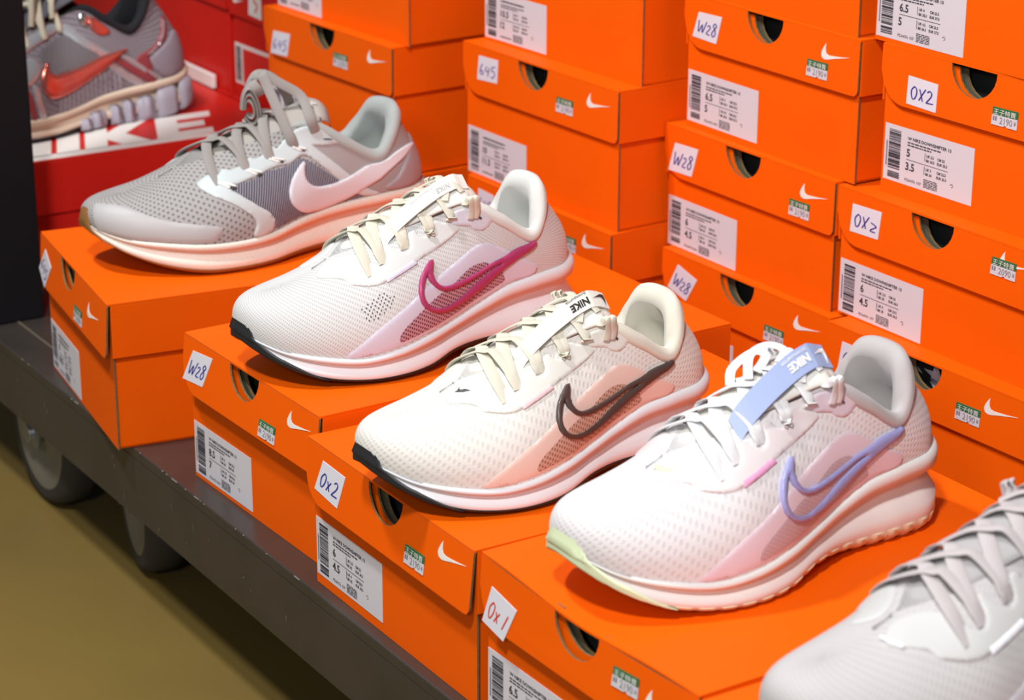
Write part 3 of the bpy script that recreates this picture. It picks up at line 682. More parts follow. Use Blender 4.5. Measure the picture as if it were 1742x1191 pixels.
    for j, p in enumerate(P):
        t = j/(len(P)-1); hw = hw0+(hw1-hw0)*min(1, t*1.3)
        if t > .86: hw *= math.sqrt(max(.15, 1-((t-.86)/.15)**2*.7))
        for i in range(nx+1):
            x = (i/nx*2-1); th = tongue.get('th', .007)*(.3+.7*math.sin(math.pi*min(1, t*.8+.2)))*(1-x*x*.6); tm.v.append((x*hw*.98, p.y-.003, p.z-tongue['drop']*x*x*(.6+.4*t)-th)); tm.uv.append((x*hw, p.y))
    tm.mi(M['tongue']); w_ = nx+1; F = []
    for j in range(len(P)-1):
        for i in range(nx):
            q = j*w_+i; F.append((q, q+1, q+w_+1, q+w_)); F.append((m0+q, m0+q+w_, m0+q+w_+1, m0+q+1))
        F.append((j*w_, (j+1)*w_, m0+(j+1)*w_, m0+j*w_)); F.append((j*w_+nx, m0+j*w_+nx, m0+(j+1)*w_+nx, (j+1)*w_+nx))
    e = (len(P)-1)*w_
    for i in range(nx): F.append((e+i, e+i+1, m0+e+i+1, m0+e+i))
    tm.f = F; tm.m = [0]*len(F)
    tm.build('tongue', sh.root, smooth=True)
    return up_
def tongz(tongue, y):
    L = tongue['line']; return float(np.interp(y, [p[0] for p in L], [p[1] for p in L]))
def laces(sh, eyes, tongue, m, wd=.0088, th=.0013, drop=.010, lift=.0018, top_loop=True, jit=.0015, parallel=False):
    """criss-crossed flat lace through the eyelets (a,w) of the tick side and their mirror images"""
    S = sh.S; mb = MB(); rr = random.Random(5)
    N = [Vector(S.at(a, w, .0008)) for a, w in eyes]; Fp = [Vector(S.at(26-a, w, .0008)) for a, w in eyes]
    NT = [Vector(S.at(a, 2.0))+Vector((0, 0, .0035)) for a, w in eyes]; FT = [Vector(S.at(26-a, 2.0))+Vector((0, 0, .0035)) for a, w in eyes]
    def mid(y, x): return Vector((x, y, tongz(tongue, y)-tongue['drop']*(x/tongue['hw'][1])**2*.8+lift))
    for i in range(len(eyes)-1):
        (a1_, w1_), (a2_, w2_) = eyes[i], eyes[i+1]
        md = lambda a, w, o: Vector(S.at(a, w*.45+1.1, o))
        for A, AT, B, BT, hh, am_, bb_ in ((N[i], NT[i], Fp[i+1], FT[i+1], 0, md(a1_, w1_, .0028), md(26-a2_, w2_, .0028)), (Fp[i], FT[i], N[i+1], NT[i+1], .0018, md(26-a1_, w1_, .0028), md(a2_, w2_, .0028))):
            y0, y1 = AT.y, BT.y; j = rr.uniform(-jit, jit)
            am, bm_ = am_, bb_
            p = [A+Vector((0, 0, -.0012)), am]
            for t in (.25, .5, .75):
                x = AT.x*(1-t)+BT.x*t; q = mid(y0*(1-t)+y1*t+j, x*.9); q.z = max(q.z, (AT.z*(1-t)+BT.z*t)+.0035)+hh*math.sin(math.pi*t); p.append(q)
            p += [bm_, B+Vector((0, 0, -.0012))]
            ribbon(mb, p, wd, th, m)
    return mb, N, Fp, NT, FT
# ---- traced in (station, level) coordinates of the shoe surface
TICK_OUT=[(6.52,1.563),(6.49,1.517),(6.4,1.46),(6.4,1.396),(6.5,1.332),(6.73,1.289),(7.14,1.267),(7.76,1.252),(8.35,1.283),(9.08,1.389),(10.01,1.777),(10.13,1.705),(10.04,1.627),(9.38,1.317),(8.81,1.181),(8.09,1.104),(7.51,1.087),(6.96,1.089),(6.53,1.105),(6.17,1.147),(5.9,1.213),(5.8,1.278),(5.83,1.366),(5.96,1.447),(6.18,1.513),(6.41,1.568)]
TICK_IN_RAW=[(6.18,1.447),(6.04,1.388),(5.95,1.316),(5.98,1.253),(6.11,1.194),(6.44,1.148),(6.81,1.132),(7.41,1.141),(8.09,1.187),(8.7,1.253),(8.63,1.258),(7.85,1.21),(7.11,1.224),(6.71,1.25),(6.43,1.302),(6.26,1.375),(6.21,1.43)]
TICK_IN=[(a+(7.2-a)*.04*0+.0,w) for a,w in TICK_IN_RAW]
QUARTER=[(3.57,1.02),(4.43,1.185),(5.56,1.299),(6.62,1.395),(7.55,1.47),(7.92,1.514),(8.21,1.534),(8.51,1.517),(9.07,1.4),(9.9,1.173),(9.8,1.02),(8.99,1.02),(7.83,1.02),(6.53,1.02),(5.05,1.02),(4.3,1.02)]
WINDOW=[(5.05,1.05),(5.1,1.107),(5.46,1.16),(6.25,1.234),(7.05,1.273),(7.63,1.321),(8.02,1.325),(8.3,1.3),(8.7,1.191),(8.83,1.114),(8.77,1.06),(7.81,1.05),(6.57,1.045),(5.42,1.045)]
STAY=[(3.22,1.80),(3.72,1.712),(4.0,1.645),(4.1,1.588),(4.56,1.533),(4.94,1.529),(5.5,1.56),(6.0,1.603),(6.96,1.675),(7.48,1.748),(7.53,1.785),(7.39,1.84),(7.1,1.915),(6.9,1.96),(6.76,1.93),(6.76,1.85),(6.62,1.82),(6.39,1.85),(6.3,1.93),(6.1,1.92),(6.05,1.82),(5.93,1.745),(5.74,1.745),(5.55,1.82),(5.45,1.91),(5.32,1.88),(5.28,1.78),(5.14,1.70),(4.93,1.70),(4.78,1.78),(4.65,1.88),(4.4,1.93),(4.0,1.94),(3.6,1.93),(3.3,1.88)]
TOPSTAY=[(7.43,1.97),(7.35,1.877),(7.55,1.805),(7.86,1.763),(8.02,1.711),(8.28,1.703),(8.49,1.787),(8.65,1.91),(8.52,1.966),(8.16,1.975),(7.8,1.975)]
PILL=[(5.0,1.523),(5.01,1.568),(5.93,1.626),(6.04,1.583)]
PERF=[(4.26,1.249),(4.08,1.376),(4.78,1.455),(5.14,1.383),(4.89,1.307)]
EYES=[(4.72,1.63),(5.14,1.71),(5.87,1.775),(6.68,1.84),(7.34,1.915)]
TONGUE=dict(line=[(.066,.0745),(.085,.0885),(.100,.098),(.120,.1075),(.140,.1145),(.160,.121),(.175,.1245),(.188,.122),(.196,.115)],hw=(.011,.0270),drop=.009)
def dots(sh, poly, m, name, step=(.0035, .0022), r=.0007):
    P = [(a*sh.A, w*.09) for a, w in poly]; mb = MB(); y = min(p[1] for p in P); k = 0
    while y < max(p[1] for p in P):
        x = min(p[0] for p in P)+(step[0]/2 if k % 2 else 0)
        while x < max(p[0] for p in P):
            if pip(x, y, P):
                c = [Vector(sh.S.at((x+r*.8*math.cos(t*math.pi/3))/sh.A, (y+r*math.sin(t*math.pi/3))/.09, .0003)) for t in range(6)]
                mb.add(c, [tuple(range(6))], m)
            x += step[0]
        y += step[1]; k += 1
    return mb.build(name, sh.root)
def pull_tab(sh, tongue, M, y0, y1, hw, lift, words, wm, name='pull_tab', x0=.008, skew=.002, tilt=.70):
    """webbing strip lying along the tongue over the laces, with woven lettering"""
    mb = MB(); n = 18; V = []; T = .0012
    def pos(x, t, d):
        y = y0+(y1-y0)*t; z = tongz(tongue, min(y, tongue['line'][-1][0]))+lift*(math.sin(math.pi*min(1, max(0, t*1.02)))**.5 if t < .97 else .3)+.0012-x*math.sin(tilt)
        dz = (tongz(tongue, y+.003)-tongz(tongue, y-.003))/.006; nn = Vector((math.sin(tilt), -dz, math.cos(tilt))).normalized()
        return Vector((x*math.cos(tilt)+x0+.012*(1-t), y, z-.008*(1-t)**1.2))+nn*d
    for i in range(n+1):
        for x in (-hw, -hw*.5, 0, hw*.5, hw): V.append(pos(x, i/n, T))
    o = len(V)
    for i in range(n+1):
        for x in (-hw, -hw*.5, 0, hw*.5, hw): V.append(pos(x, i/n, 0))
    F = []
    for i in range(n):
        for j in range(4): q = i*5+j; F += [(q, q+1, q+6, q+5), (o+q, o+q+5, o+q+6, o+q+1)]
        F += [(i*5, i*5+5, o+i*5+5, o+i*5), (i*5+4, o+i*5+4, o+i*5+9, i*5+9)]
    F += [(0, o, o+1, 1), (1, o+1, o+2, 2), (2, o+2, o+3, 3), (3, o+3, o+4, 4)]; e = n*5
    F += [(e+j, e+j+1, o+e+j+1, o+e+j) for j in range(4)]
    mb.add(V, F, M['tab'])
    L = (y1-y0)
    for txt, t0, xb, h, bold in words:      # letters run down the strip from the top end
        G, FF, wd = text_geo(txt, bold); k = h/.73
        mb.add([pos(xb-hw+ (yy*k), t0-(xx*k)/L, T+.0004) for xx, yy in G], FF, wm)
    if M.get('tabmark'):
        mb.add([pos(-hw*.7+hw*1.4*(1-b), .985-a*.14, T+.0004) for a, b in TICK], [tuple(range(len(TICK)))], wm)
    return mb.build(name, sh.root)
def runner(label, loc, rz, sc, M, tab=None, lugs=0, guard=(1.17, 2.0), perf=True, toemark=None, loops=()):
    sh = Shoe(RUN, 'running_shoe', label, 'shoe', loc, rz, sc); S = sh.S
    k = [sc[1], sc[2]]; tg = dict(TONGUE, line=[(y*sc[1], z*sc[2]) for y, z in TONGUE['line']])
    body(sh, M, tg, lugs=lugs, guard=guard)
    sh.patch('quarter_panel', QUARTER, .0007, M['quarter'], edge=.3)
    sh.patch('mesh_window', WINDOW, .0003, M['window'], base=.0007, edge=.6)
    tk = sh.patch('logo_mark', TICK_OUT, .0026, M['tick'], holes=[TICK_IN], base=.0006, step=.0013, edge=.5, sharp=(0, 10, 25))
    sh.patch('eyestay', STAY, .0011, M['stay'], edge=.35, step=.002)
    sh.patch('eyestay', [(26-a, w) for a, w in STAY][::-1], .0011, M['stay'], edge=.35, step=.003)
    ts = sh.patch('collar_tab', TOPSTAY, .0012, M['topstay'], edge=.3)
    sh.patch('collar_tab', [(26-a, w) for a, w in TOPSTAY][::-1], .0012, M['topstay'], edge=.3)
    sh.patch('accent_bar', PILL, .0008, M['pill'], base=.0009, sm=1, step=.0015, edge=.4)
    if perf: dots(sh, PERF, M['hole'], 'perforations')
    # dark eyelet hole behind the last lace
    for a, w in ((8.20, 1.86),): sh.patch('eyelet', [(a+.055*math.cos(t*.785), w+.018*math.sin(t*.785)) for t in range(8)], .0012, M['hole'], base=.0012, sm=1, step=.001)
    lm, N, Fp, NT, FT = laces(sh, EYES, tg, M['lace'])
    # top lace through the collar tab, both sides
    for sgn in (1, -1):
        a = 7.98 if sgn > 0 else 26-7.98
        e = Vector(S.at(a, 1.885, .003)); t_ = Vector(S.at(a, 2.0, .006)); c = Vector((0, e.y-.010, tongz(tg, e.y-.006)+.004))
        for dx in (-.0022, .0022):
            ribbon(lm, [e+Vector((0, dx-.001, -.002)), e+Vector((sgn*.001, dx, .005)), t_+Vector((0, dx-.001, .006)), t_+Vector((-sgn*.008, dx-.003, .001)), c*.6+t_*.4+Vector((0, 0, -.001)), c+Vector((0, -.004, .001))], .0052, .0013, M['lace'], up=Vector((sgn*.8, 0, .6)))
    for lp in loops: ribbon(lm, [(x, y*sc[1], tongz(tg, y*sc[1])+dz) for x, y, dz in lp[0]], .0060, .0013, M['lace'], up=Vector(lp[1]), n=7)
    # two short loops and the crossing by the knot
    y5 = N[-1].y
    for (x0_, x1_, dy) in ((.020, -.020, .012), (-.020, .018, .014)):
        q = [Vector((x0_, y5-.002, tongz(tg, y5)-.004)), Vector((x0_*.5, y5+dy*.4, tongz(tg, y5)+.003)), Vector((x1_*.4, y5+dy*.8, tongz(tg, y5+dy)+.004)), Vector((x1_, y5+dy*1.1, tongz(tg, y5+dy)-.003))]
        ribbon(lm, q, .0062, .0013, M['lace'])
    lo = lm.build('laces', sh.root, smooth=True, angle=.7)
    if tab: pull_tab(sh, tg, M, *tab)
    if toemark: sh.patch('toe_mark', toemark, .0004, M['tick' if 'tm' not in M else 'tm'], sm=1, step=.001, base=.0013)
    return sh
def pal(**k): return k
TAB_Y = (.108, .187)
V_LOC, V_ROT = (-.319, -.2165, .1256), .04
C = lambda n, c, r=.7, **k: mat(n, c, r, **k)
white_mesh = C('white_knit', (.66, .66, .66), .8, pattern=('knit', .0018, (.54, .54, .53), .0002, .30), sheen=.2)
cream_mesh = C('cream_knit', (.74, .72, .68), .8, pattern=('knit', .0036, (.67, .645, .61), .0002, .28), sheen=.2)
lilac_mesh = C('pale_pink_knit', (.73, .71, .72), .8, pattern=('knit', .0038, (.655, .63, .645), .0002, .28), sheen=.2)
foam_w = C('white_foam', (.76, .78, .82), .45, bump=(900, .15, .0004))
foam_c = C('cream_foam', (.78, .77, .75), .45, bump=(900, .15, .0004))
black_rub = C('black_rubber', (.015, .015, .018), .55, bump=(500, .2, .0004))
off_lining = C('off_white_lining', (.68, .69, .66), .85, sheen=.3)
cream_lining = C('cream_lining', (.70, .67, .57), .85, sheen=.3)
grey_lining = C('warm_grey_lining', (.48, .45, .45), .85, sheen=.3)
lace_c = C('cream_lace', (.68, .65, .54), .8, bump=(1500, .3, .0003)); lace_w = C('white_lace', (.76, .76, .77), .8, bump=(1500, .3, .0003))
hole_d = C('dark_hole', (.06, .055, .06), .9)
whitesyn = C('white_synthetic', (.70, .71, .70), .4); creamsyn = C('cream_synthetic', (.74, .73, .68), .4)
runner('white running sneaker with magenta outlined tick', (.4516, -.2154, .1209), -.0036, (1.008, 1.014, 1.0),
    pal(upper=white_mesh, mid=foam_w, out=black_rub, guard=black_rub, lining=off_lining, tongue=creamsyn, lace=lace_c, stay=whitesyn,
        quarter=C('pale_lilac_film', (.66, .64, .76), .45), topstay=C('pale_lilac_synthetic', (.66, .64, .72), .4), pill=C('lilac_print', (.70, .66, .80), .4),
        window=C('pink_mesh', (.56, .27, .33), .7, pattern=('holes', .0022, (.08, .05, .07), .0004, .30)), tick=C('magenta_plastic', (.42, .045, .15), .3, coat=.3), hole=hole_d,
        tab=C('white_webbing', (.80, .79, .74), .7, bump=(900, .3, .0003))),
    tab=(TAB_Y[0], TAB_Y[1], .0065, .0050, [('NIKE', .80, .006, .0042, .03), ('DOWNSHIFTER', .62, .0015, .0022, 0)], C('silver_thread', (.55, .55, .56), .5)))
runner('cream running sneaker with dark brown outlined tick', (.6885, -.2410, .1125), -.0011, (1.01, .949, .906),
    pal(upper=cream_mesh, mid=foam_w, out=black_rub, guard=black_rub, lining=cream_lining, tongue=creamsyn, lace=lace_c, stay=creamsyn,
        quarter=C('peach_film', (.80, .58, .51), .5), topstay=creamsyn, pill=C('pink_print', (.82, .60, .62), .4),
        window=C('tan_mesh', (.58, .33, .25), .7, pattern=('holes', .0026, (.30, .15, .10), .0004, .26)), tick=C('brown_plastic', (.075, .048, .042), .35, coat=.2), hole=hole_d,
        tab=C('cream_webbing', (.82, .80, .74), .7), tabmark=True, tm=C('dark_print', (.05, .05, .05), .5)),
    tab=(TAB_Y[0]*.95, TAB_Y[1]*.965, .0065, .0055, [('NIKE', .80, .005, .0052, .04), ('DOWNSHIFTER', .80, .0005, .0018, .01)], C('black_thread', (.03, .03, .03), .5)), perf=False,
    toemark=[(3.84+(a-4)*.62, 1.85+(w_-1.85)*.6) for a, w_ in [(3.70,1.866),(3.83,1.868),(4.06,1.905),(3.97,1.87),(4.07,1.845),(4.2,1.837),(4.38,1.775),(4.03,1.800)]])
runner('white and pale pink running sneaker with lilac outlined tick', (.8812, -.2130, .1142), .0097, (1.024, .991, .986),
    pal(upper=lilac_mesh, mid=foam_c, out=C('pale_gum_rubber', (.74, .66, .46), .5), guard=C('pale_green_rubber', (.68, .76, .50), .45), lining=grey_lining, tongue=creamsyn, lace=lace_w,
        stay=C('blush_synthetic', (.75, .68, .69), .45), quarter=C('pink_film', (.76, .62, .69), .45), topstay=C('blush_lilac_synthetic', (.68, .58, .65), .4), pill=C('pink_bar_print', (.80, .38, .60), .4),
        window=C('mauve_film', (.58, .42, .45), .5, pattern=('holes', .0020, (.50, .36, .40), .0002, .25)), tick=C('lilac_plastic', (.33, .33, .62), .3, coat=.3), hole=C('plum_hole', (.16, .06, .12), .8),
        tab=C('blue_webbing', (.36, .44, .70), .6), tabmark=True, tm=C('lime_print', (.66, .88, .48), .5)),
    tab=(TAB_Y[0], TAB_Y[1], .0085, .0060, [('NIKE', .80, .0062, .0058, .05), ('DOWNSHIFTER', .80, .002, .0022, .01)], whiteprint), lugs=1, guard=(1.20, 2.1), perf=False,
    toemark=[(3.37,1.918),(3.56,1.933),(3.61,1.895),(3.82,1.799),(3.48,1.840)],
    loops=[([(-.012, .130, .000), (-.018, .136, .006), (-.016, .150, .010), (-.007, .153, .009), (-.004, .144, .004)], (.3, -.3, .9)),
           ([(-.002, .136, .004), (-.014, .146, .010), (-.015, .160, .010), (-.005, .166, .007), (.000, .158, .004)], (.2, -.2, .9))])
runner('blurred light grey running sneaker with grey laces at the near right', (1.12, -.240, .1146), .0, (1.01, 1.0, 1.0),
    pal(upper=C('grey_knit', (.52, .50, .50), .85, pattern=('knit', .0026, (.48, .46, .465), .00015, .30)), mid=foam_w, out=black_rub, guard=C('grey_rubber', (.5, .48, .5), .6), lining=grey_lining, tongue=C('light_grey_tongue', (.40, .39, .39), .8),
        lace=C('grey_pink_lace', (.52, .475, .475), .8), stay=C('light_grey_synthetic', (.55, .545, .54), .55), quarter=C('grey_film', (.60, .58, .62), .5), topstay=C('grey_synthetic', (.6, .6, .62), .5), pill=C('white_bar_print', (.84, .84, .90), .4),
        window=C('grey_mesh', (.3, .3, .32), .7), tick=C('white_plastic', (.8, .8, .8), .4), hole=hole_d, tab=C('grey_webbing', (.6, .6, .62), .7)), perf=False,
    toemark=[(3.12,1.889),(3.24,1.895),(3.58,1.743),(3.48,1.733)])
# ---------------------------------------------------------------- grey sneaker with the solid pink tick
G_TICK=[(7.44,1.524),(7.45,1.481),(7.37,1.403),(7.38,1.312),(7.54,1.241),(7.86,1.201),(8.4,1.215),(9.06,1.349),(9.89,1.689),(10.89,1.686),(11.95,1.451),(11.96,1.418),(11.34,1.473),(10.4,1.462),(9.63,1.214),(8.98,1.067),(8.36,1.016),(7.81,1.004),(7.42,1.017),(7.08,1.055),(6.81,1.136),(6.73,1.232),(6.81,1.328),(7.02,1.417),(7.32,1.506)]
G_WIN=[(5.02,1.528),(5.81,1.543),(6.26,1.577),(6.54,1.551),(6.95,1.542),(7.38,1.569),(7.67,1.493),(8.46,1.239),(9.31,1.03),(8.41,1.02),(7.08,1.02),(6.1,1.03),(6.17,1.089),(5.87,1.213),(5.32,1.395),(5.13,1.456)]
G_STAY=[(4.21,1.62),(4.38,1.684),(4.6,1.72),(4.87,1.70),(5.05,1.76),(5.27,1.72),(5.6,1.74),(5.9,1.80),(6.07,1.76),(6.4,1.79),(6.6,1.84),(6.75,1.79),(7.1,1.90),(7.49,1.95),(8.14,1.965),(8.6,1.965),(8.95,1.93),(8.75,1.85),(8.40,1.74),(8.05,1.70),(7.94,1.68),(8.6,1.42),(9.26,1.15),(9.75,1.02),(9.27,1.02),(8.6,1.20),(7.9,1.47),(7.63,1.58),(7.38,1.60),(6.98,1.56),(6.37,1.59),(5.85,1.56),(5.05,1.53),(5.15,1.45),(5.71,1.261),(6.0,1.18),(6.15,1.085),(6.0,1.01),(5.46,1.01),(5.55,1.119),(5.4,1.212),(4.9,1.37),(4.49,1.473)]
G_CAP=[(0.45,1.50),(0.9,1.53),(1.69,1.527),(3.06,1.284),(4.38,1.173),(4.51,1.117),(4.28,1.02),(3.53,1.01),(2.47,1.01),(1.49,1.01),(0.9,1.01),(0.72,1.25)]
G_CUP=[(11.3,1.46),(10.80,1.38),(10.43,1.248),(9.95,1.10),(10.2,1.02),(10.8,1.02),(11.8,1.02),(12.6,1.02),(12.6,1.5),(12,1.52)]
G_EYES=[(4.8,1.58),(5.68,1.64),(6.44,1.68),(7.23,1.73)]
GT=dict(line=[(.076,.066),(.088,.0745),(.105,.083),(.125,.092),(.145,.100),(.165,.108),(.185,.114),(.203,.120),(.214,.1195),(.222,.112)],hw=(.018,.027),drop=.013,th=.008)
gm = pal(upper=C('grey_engineered_mesh', (.37, .355, .35), .85, pattern=('holes', .0040, (.20, .185, .18), .0008, .22)), mid=C('peach_foam', (.76, .68, .59), .5, noise=(600, (.84, .82, .76), .7)),
    out=C('gum_rubber', (.30, .14, .05), .5), guard=C('brown_gum_rubber', (.27, .12, .035), .45), lining=C('grey_green_lining', (.38, .41, .40), .9, sheen=.3), tongue=C('grey_tongue_knit', (.40, .37, .34), .85, bump=(700, .4, .0006)))
g = Shoe(GREY_RUN, 'running_shoe', 'grey mesh running sneaker with solid pale pink tick and brown toe tip', 'shoe', (.1615, -.2156, .1267), -.03)
body(g, gm, GT, cap_to=5.0, guard=(1.40, .95), guard_long=1.5, collar=.008)
g.patch('toe_overlay', G_CAP, .0009, C('grey_film_overlay', (.44, .43, .43), .5), sharp=(0, 6, 11), step=.003)
g.patch('quarter_panel', [(7.9,1.70),(8.3,1.80),(8.8,1.88),(9.4,1.90),(10.2,1.90),(11.2,1.90),(12.2,1.88),(12.9,1.88),(12.9,1.02),(11,1.02),(9.5,1.02),(9.2,1.15),(8.5,1.43)], .0005, C('taupe_smooth_fabric', (.35, .325, .325), .75, bump=(900, .2, .0004)), step=.003)
g.patch('mesh_window', G_WIN, .0007, C('dark_ribbed_mesh', (.34, .34, .40), .6, pattern=('lines', .0021, (.03, .03, .055), .0005, .55)), step=.003)
g.patch('heel_clip', G_CUP, .0016, C('mauve_grey_film', (.36, .31, .34), .45), base=.0004, step=.003)
ps = C('pale_grey_synthetic', (.56, .62, .63), .45)
st_ = g.patch('eyestay', G_STAY, .0012, ps, base=.0004, step=.0022, edge=.3, sm=3)
g.patch('eyestay', [(26-a, w) for a, w in G_STAY][::-1], .0012, ps, step=.004, sm=3)
g.patch('logo_mark', G_TICK, .0012, C('pale_pink_film', (.69, .68, .73), .4), base=.0014, sharp=(0, 10), step=.002)
wt = C('white_eyelet_loop', (.85, .85, .82), .5)
for a, w_ in G_EYES:
    for k in (-.09, .09):
        mbx = MB(); p0 = Vector(g.S.at(a+k*.5, w_+.01, .0022)); p1 = Vector(g.S.at(a+k+.30, w_-.07, .0020)); ribbon(mbx, [p0, (p0+p1)/2, p1], .0020, .0012, wt, n=3, up=Vector((.8, -.1, .6)))
        mbx.build('eyelet_loop', g.root, smooth=True)
    g.patch('eyelet', [(a+.30+.06*math.cos(t*.785), w_-.075+.02*math.sin(t*.785)) for t in range(8)], .0016, hole_d, base=.0012, sm=1, step=.001)
g.patch('eyelet', [(8.42+.16*math.cos(t*.785)+.03*math.sin(t*.785), 1.845+.020*math.sin(t*.785)+.03*math.cos(t*.785)) for t in range(8)], .0016, hole_d, base=.0012, sm=1, step=.001)
glace = C('taupe_lace', (.31, .285, .27), .85, bump=(1500, .3, .0003))
lm, N, Fp, NT, FT = laces(g, G_EYES, GT, glace, wd=.0085, th=.002, lift=.005)
# upright bow: knot, coiled loops and the strands that hold it
kx, ky = -.004, N[-1].y+.006; kz = tongz(GT, ky)
for e0 in (N[-1],):
    ribbon(lm, [e0, e0+Vector((-.003, -.004, .014)), Vector((kx+.010, ky-.016, kz+.024)), Vector((kx+.003, ky-.018, kz+.034)), Vector((kx-.003, ky-.014, kz+.030))], .0085, .002, glace, up=Vector((.8, -.5, .3)))
e1 = Vector(g.S.at(8.05, 1.90, .002))
ribbon(lm, [e1, e1+Vector((-.001, -.004, .012)), Vector((kx+.016, ky+.012, kz+.014)), Vector((kx+.006, ky-.004, kz+.026)), Vector((kx, ky-.016, kz+.034))], .0085, .002, glace, up=Vector((.8, -.3, .5)))
ribbon(lm, [Vector((-.012, ky+.014, kz-.004)), Vector((kx-.004, ky+.006, kz+.016)), Vector((kx-.001, ky-.008, kz+.030)), Vector((kx-.002, ky-.020, kz+.033)), Vector((kx-.004, ky-.026, kz+.024))], .0085, .002, glace, up=Vector((.7, -.4, .6)))
for r_ in (.0045, .0075, .0105):
    ct = Vector((kx+.004, ky-.030, kz+.006)); pts = [ct+Vector((.002*math.cos(t*math.pi/5)+.0005*r_, r_*.62*math.cos(t*math.pi/5+.2)*(1.15-.25*math.sin(t*math.pi/5)), r_*1.7*math.sin(t*math.pi/5))) for t in range(-4, 6)]
    ribbon(lm, pts, .0105, .0022, glace, up=Vector((0, 1, 0)), ups=[(p-ct) for p in pts], n=5)
ribbon(lm, [Vector((kx+.004, ky-.022, kz+.017)), Vector((kx+.006, ky-.026, kz+.022)), Vector((kx+.002, ky-.028, kz+.026)), Vector((kx-.004, ky-.022, kz+.022))], .012, .004, glace, up=Vector((.7, -.6, .4)))
lm.build('laces', g.root, smooth=True, angle=.7)
mbx = MB()
for k in range(6):
    an = k*math.pi/3; c0 = Vector((.010, .2020, tongz(GT, .202)+.0004)); 
    mbx.box(-.0028, .0028, -.0006, .0006, 0, .0012, whiteprint, tr=lambda p: (c0.x+.0035*math.cos(an)+p[0]*math.cos(an)-p[1]*math.sin(an), c0.y+.0035*math.sin(an)+p[0]*math.sin(an)+p[1]*math.cos(an), c0.z+p[2]-.0012))
mbx.build('tongue_mark', g.root)
# ---------------------------------------------------------------- silver sneaker with the metallic red tick on the red box
VZJ=[.046,.040,.034,.029,.025,.023,.024,.027,.032,.035,.038,.041,.045,.047]; VZB=[.034,.028,.016,.006,.002,0,0,.002,.001,0,0,.004,.010,.013]
VTOP={7:(.021,.165,.112),8:(.0255,.192,.122),9:(.031,.216,.108),10:(.033,.240,.095),11:(.028,.260,.112),12:(.016,.272,.136),13:(0,.276,.140)}
VR = retop(variant(1.04, 1.12, 1.04, .004, VZJ, VZB), VTOP)
silver = C('silver_film', (.60, .62, .66), .28, metal=.6); vm = pal(upper=C('mauve_grey_mesh', (.27, .245, .275), .6, pattern=('knit', .003, (.17, .15, .175), .0006, .34)), mid=C('cream_peach_foam', (.74, .62, .48), .55),
    out=black_rub, guard=black_rub, lining=C('black_lining', (.008, .008, .012), .9), tongue=C('dark_tongue', (.10, .10, .12), .8))
v = Shoe(VR, 'running_shoe', 'silver and mauve running sneaker with metallic red tick on the red box', 'shoe', V_LOC, V_ROT)
VT = dict(line=[(.085,.080),(.105,.094),(.125,.108),(.145,.120),(.165,.132),(.185,.142),(.200,.148),(.212,.148),(.220,.140)],hw=(.018,.028),drop=.012,th=.010)
body(v, vm, VT, guard=(1.2, 1.3), guard_long=1.8, collar=.006)
rp = C('red_gloss', (.72, .17, .13), .22, metal=.75, coat=.5); dr = C('dark_red_film', (.30, .05, .06), .45)
elastic = C('grey_elastic', (.20, .185, .20), .6, pattern=('lines', .0022, (.13, .12, .135), .0005, .5))
v.patch('side_panel', [(5.85,1.613),(6.4,1.70),(7.01,1.758),(7.6,1.56),(8.09,1.34),(7.6,1.31),(6.94,1.32),(6.28,1.326),(6.12,1.379)], .0008, elastic, step=.003)
v.patch('logo_mark', [(9.38,1.50),(8.53,1.380),(7.68,1.320),(6.93,1.33),(6.32,1.335),(6.10,1.36),(6.03,1.415),(6.07,1.50),(5.85,1.444),(5.66,1.349),(5.63,1.25),(5.79,1.167),(6.08,1.131),(6.56,1.133),(7.29,1.156),(8.12,1.194),(8.85,1.333)], .0032, rp, base=.0014, step=.002, sharp=(0, 7))
rib = C('mauve_rib', (.32, .29, .33), .5)
for i in range(14):
    a = 6.2+i*.19; w1 = float(np.interp(a, [6.2, 7.1, 8.1, 8.7, 8.95], [1.11, 1.14, 1.18, 1.22, 1.15]))
    v.patch('side_rib', [(a, 1.005), (a+.10, 1.005), (a+.14, w1), (a+.04, w1)], .0022, rib, sm=1, step=.004)
for pts, m_ in (([(6.9,1.93),(7.37,1.86),(7.73,1.65),(8.18,1.48),(8.60,1.39),(8.25,1.35),(7.64,1.51),(7.28,1.70),(6.98,1.82)], silver), ([(8.66,1.291),(8.94,1.325),(9.5,1.18),(10.1,1.01),(9.75,1.01),(9.1,1.16)], dr), ([(8.32,1.251),(8.59,1.275),(9.1,1.15),(9.70,1.01),(9.30,1.01),(8.8,1.12)], silver), ([(9.0,1.34),(9.2,1.38),(9.8,1.20),(10.35,1.01),(10.2,1.01),(9.6,1.16)], silver),
               ([(5.0,1.55),(5.5,1.60),(5.8,1.50),(5.7,1.40),(5.2,1.30),(4.7,1.42)], silver), ([(5.3,1.30),(5.5,1.28),(5.6,1.12),(5.7,1.01),(5.45,1.01)], silver), ([(5.0,1.28),(5.2,1.26),(5.3,1.12),(5.35,1.01),(5.15,1.01)], dr), ([(4.4,1.30),(4.8,1.28),(4.9,1.10),(4.7,1.01),(4.3,1.10)], rp)):
    v.patch('side_band', pts, .0014, m_, sm=2, step=.003)
v.patch('heel_band', [(9.51,1.317),(9.92,1.434),(10.8,1.50),(11.68,1.60),(11.9,1.52),(11.2,1.42),(10.3,1.39),(10.05,1.30),(10.0,1.03),(9.74,1.12)], .0012, dr, sm=2, step=.003)
v.patch('heel_band', [(10.0,1.40),(10.15,1.38),(11.7,1.54),(11.65,1.58),(10.8,1.47)], .0012, silver, sm=1, base=.0013, step=.003)
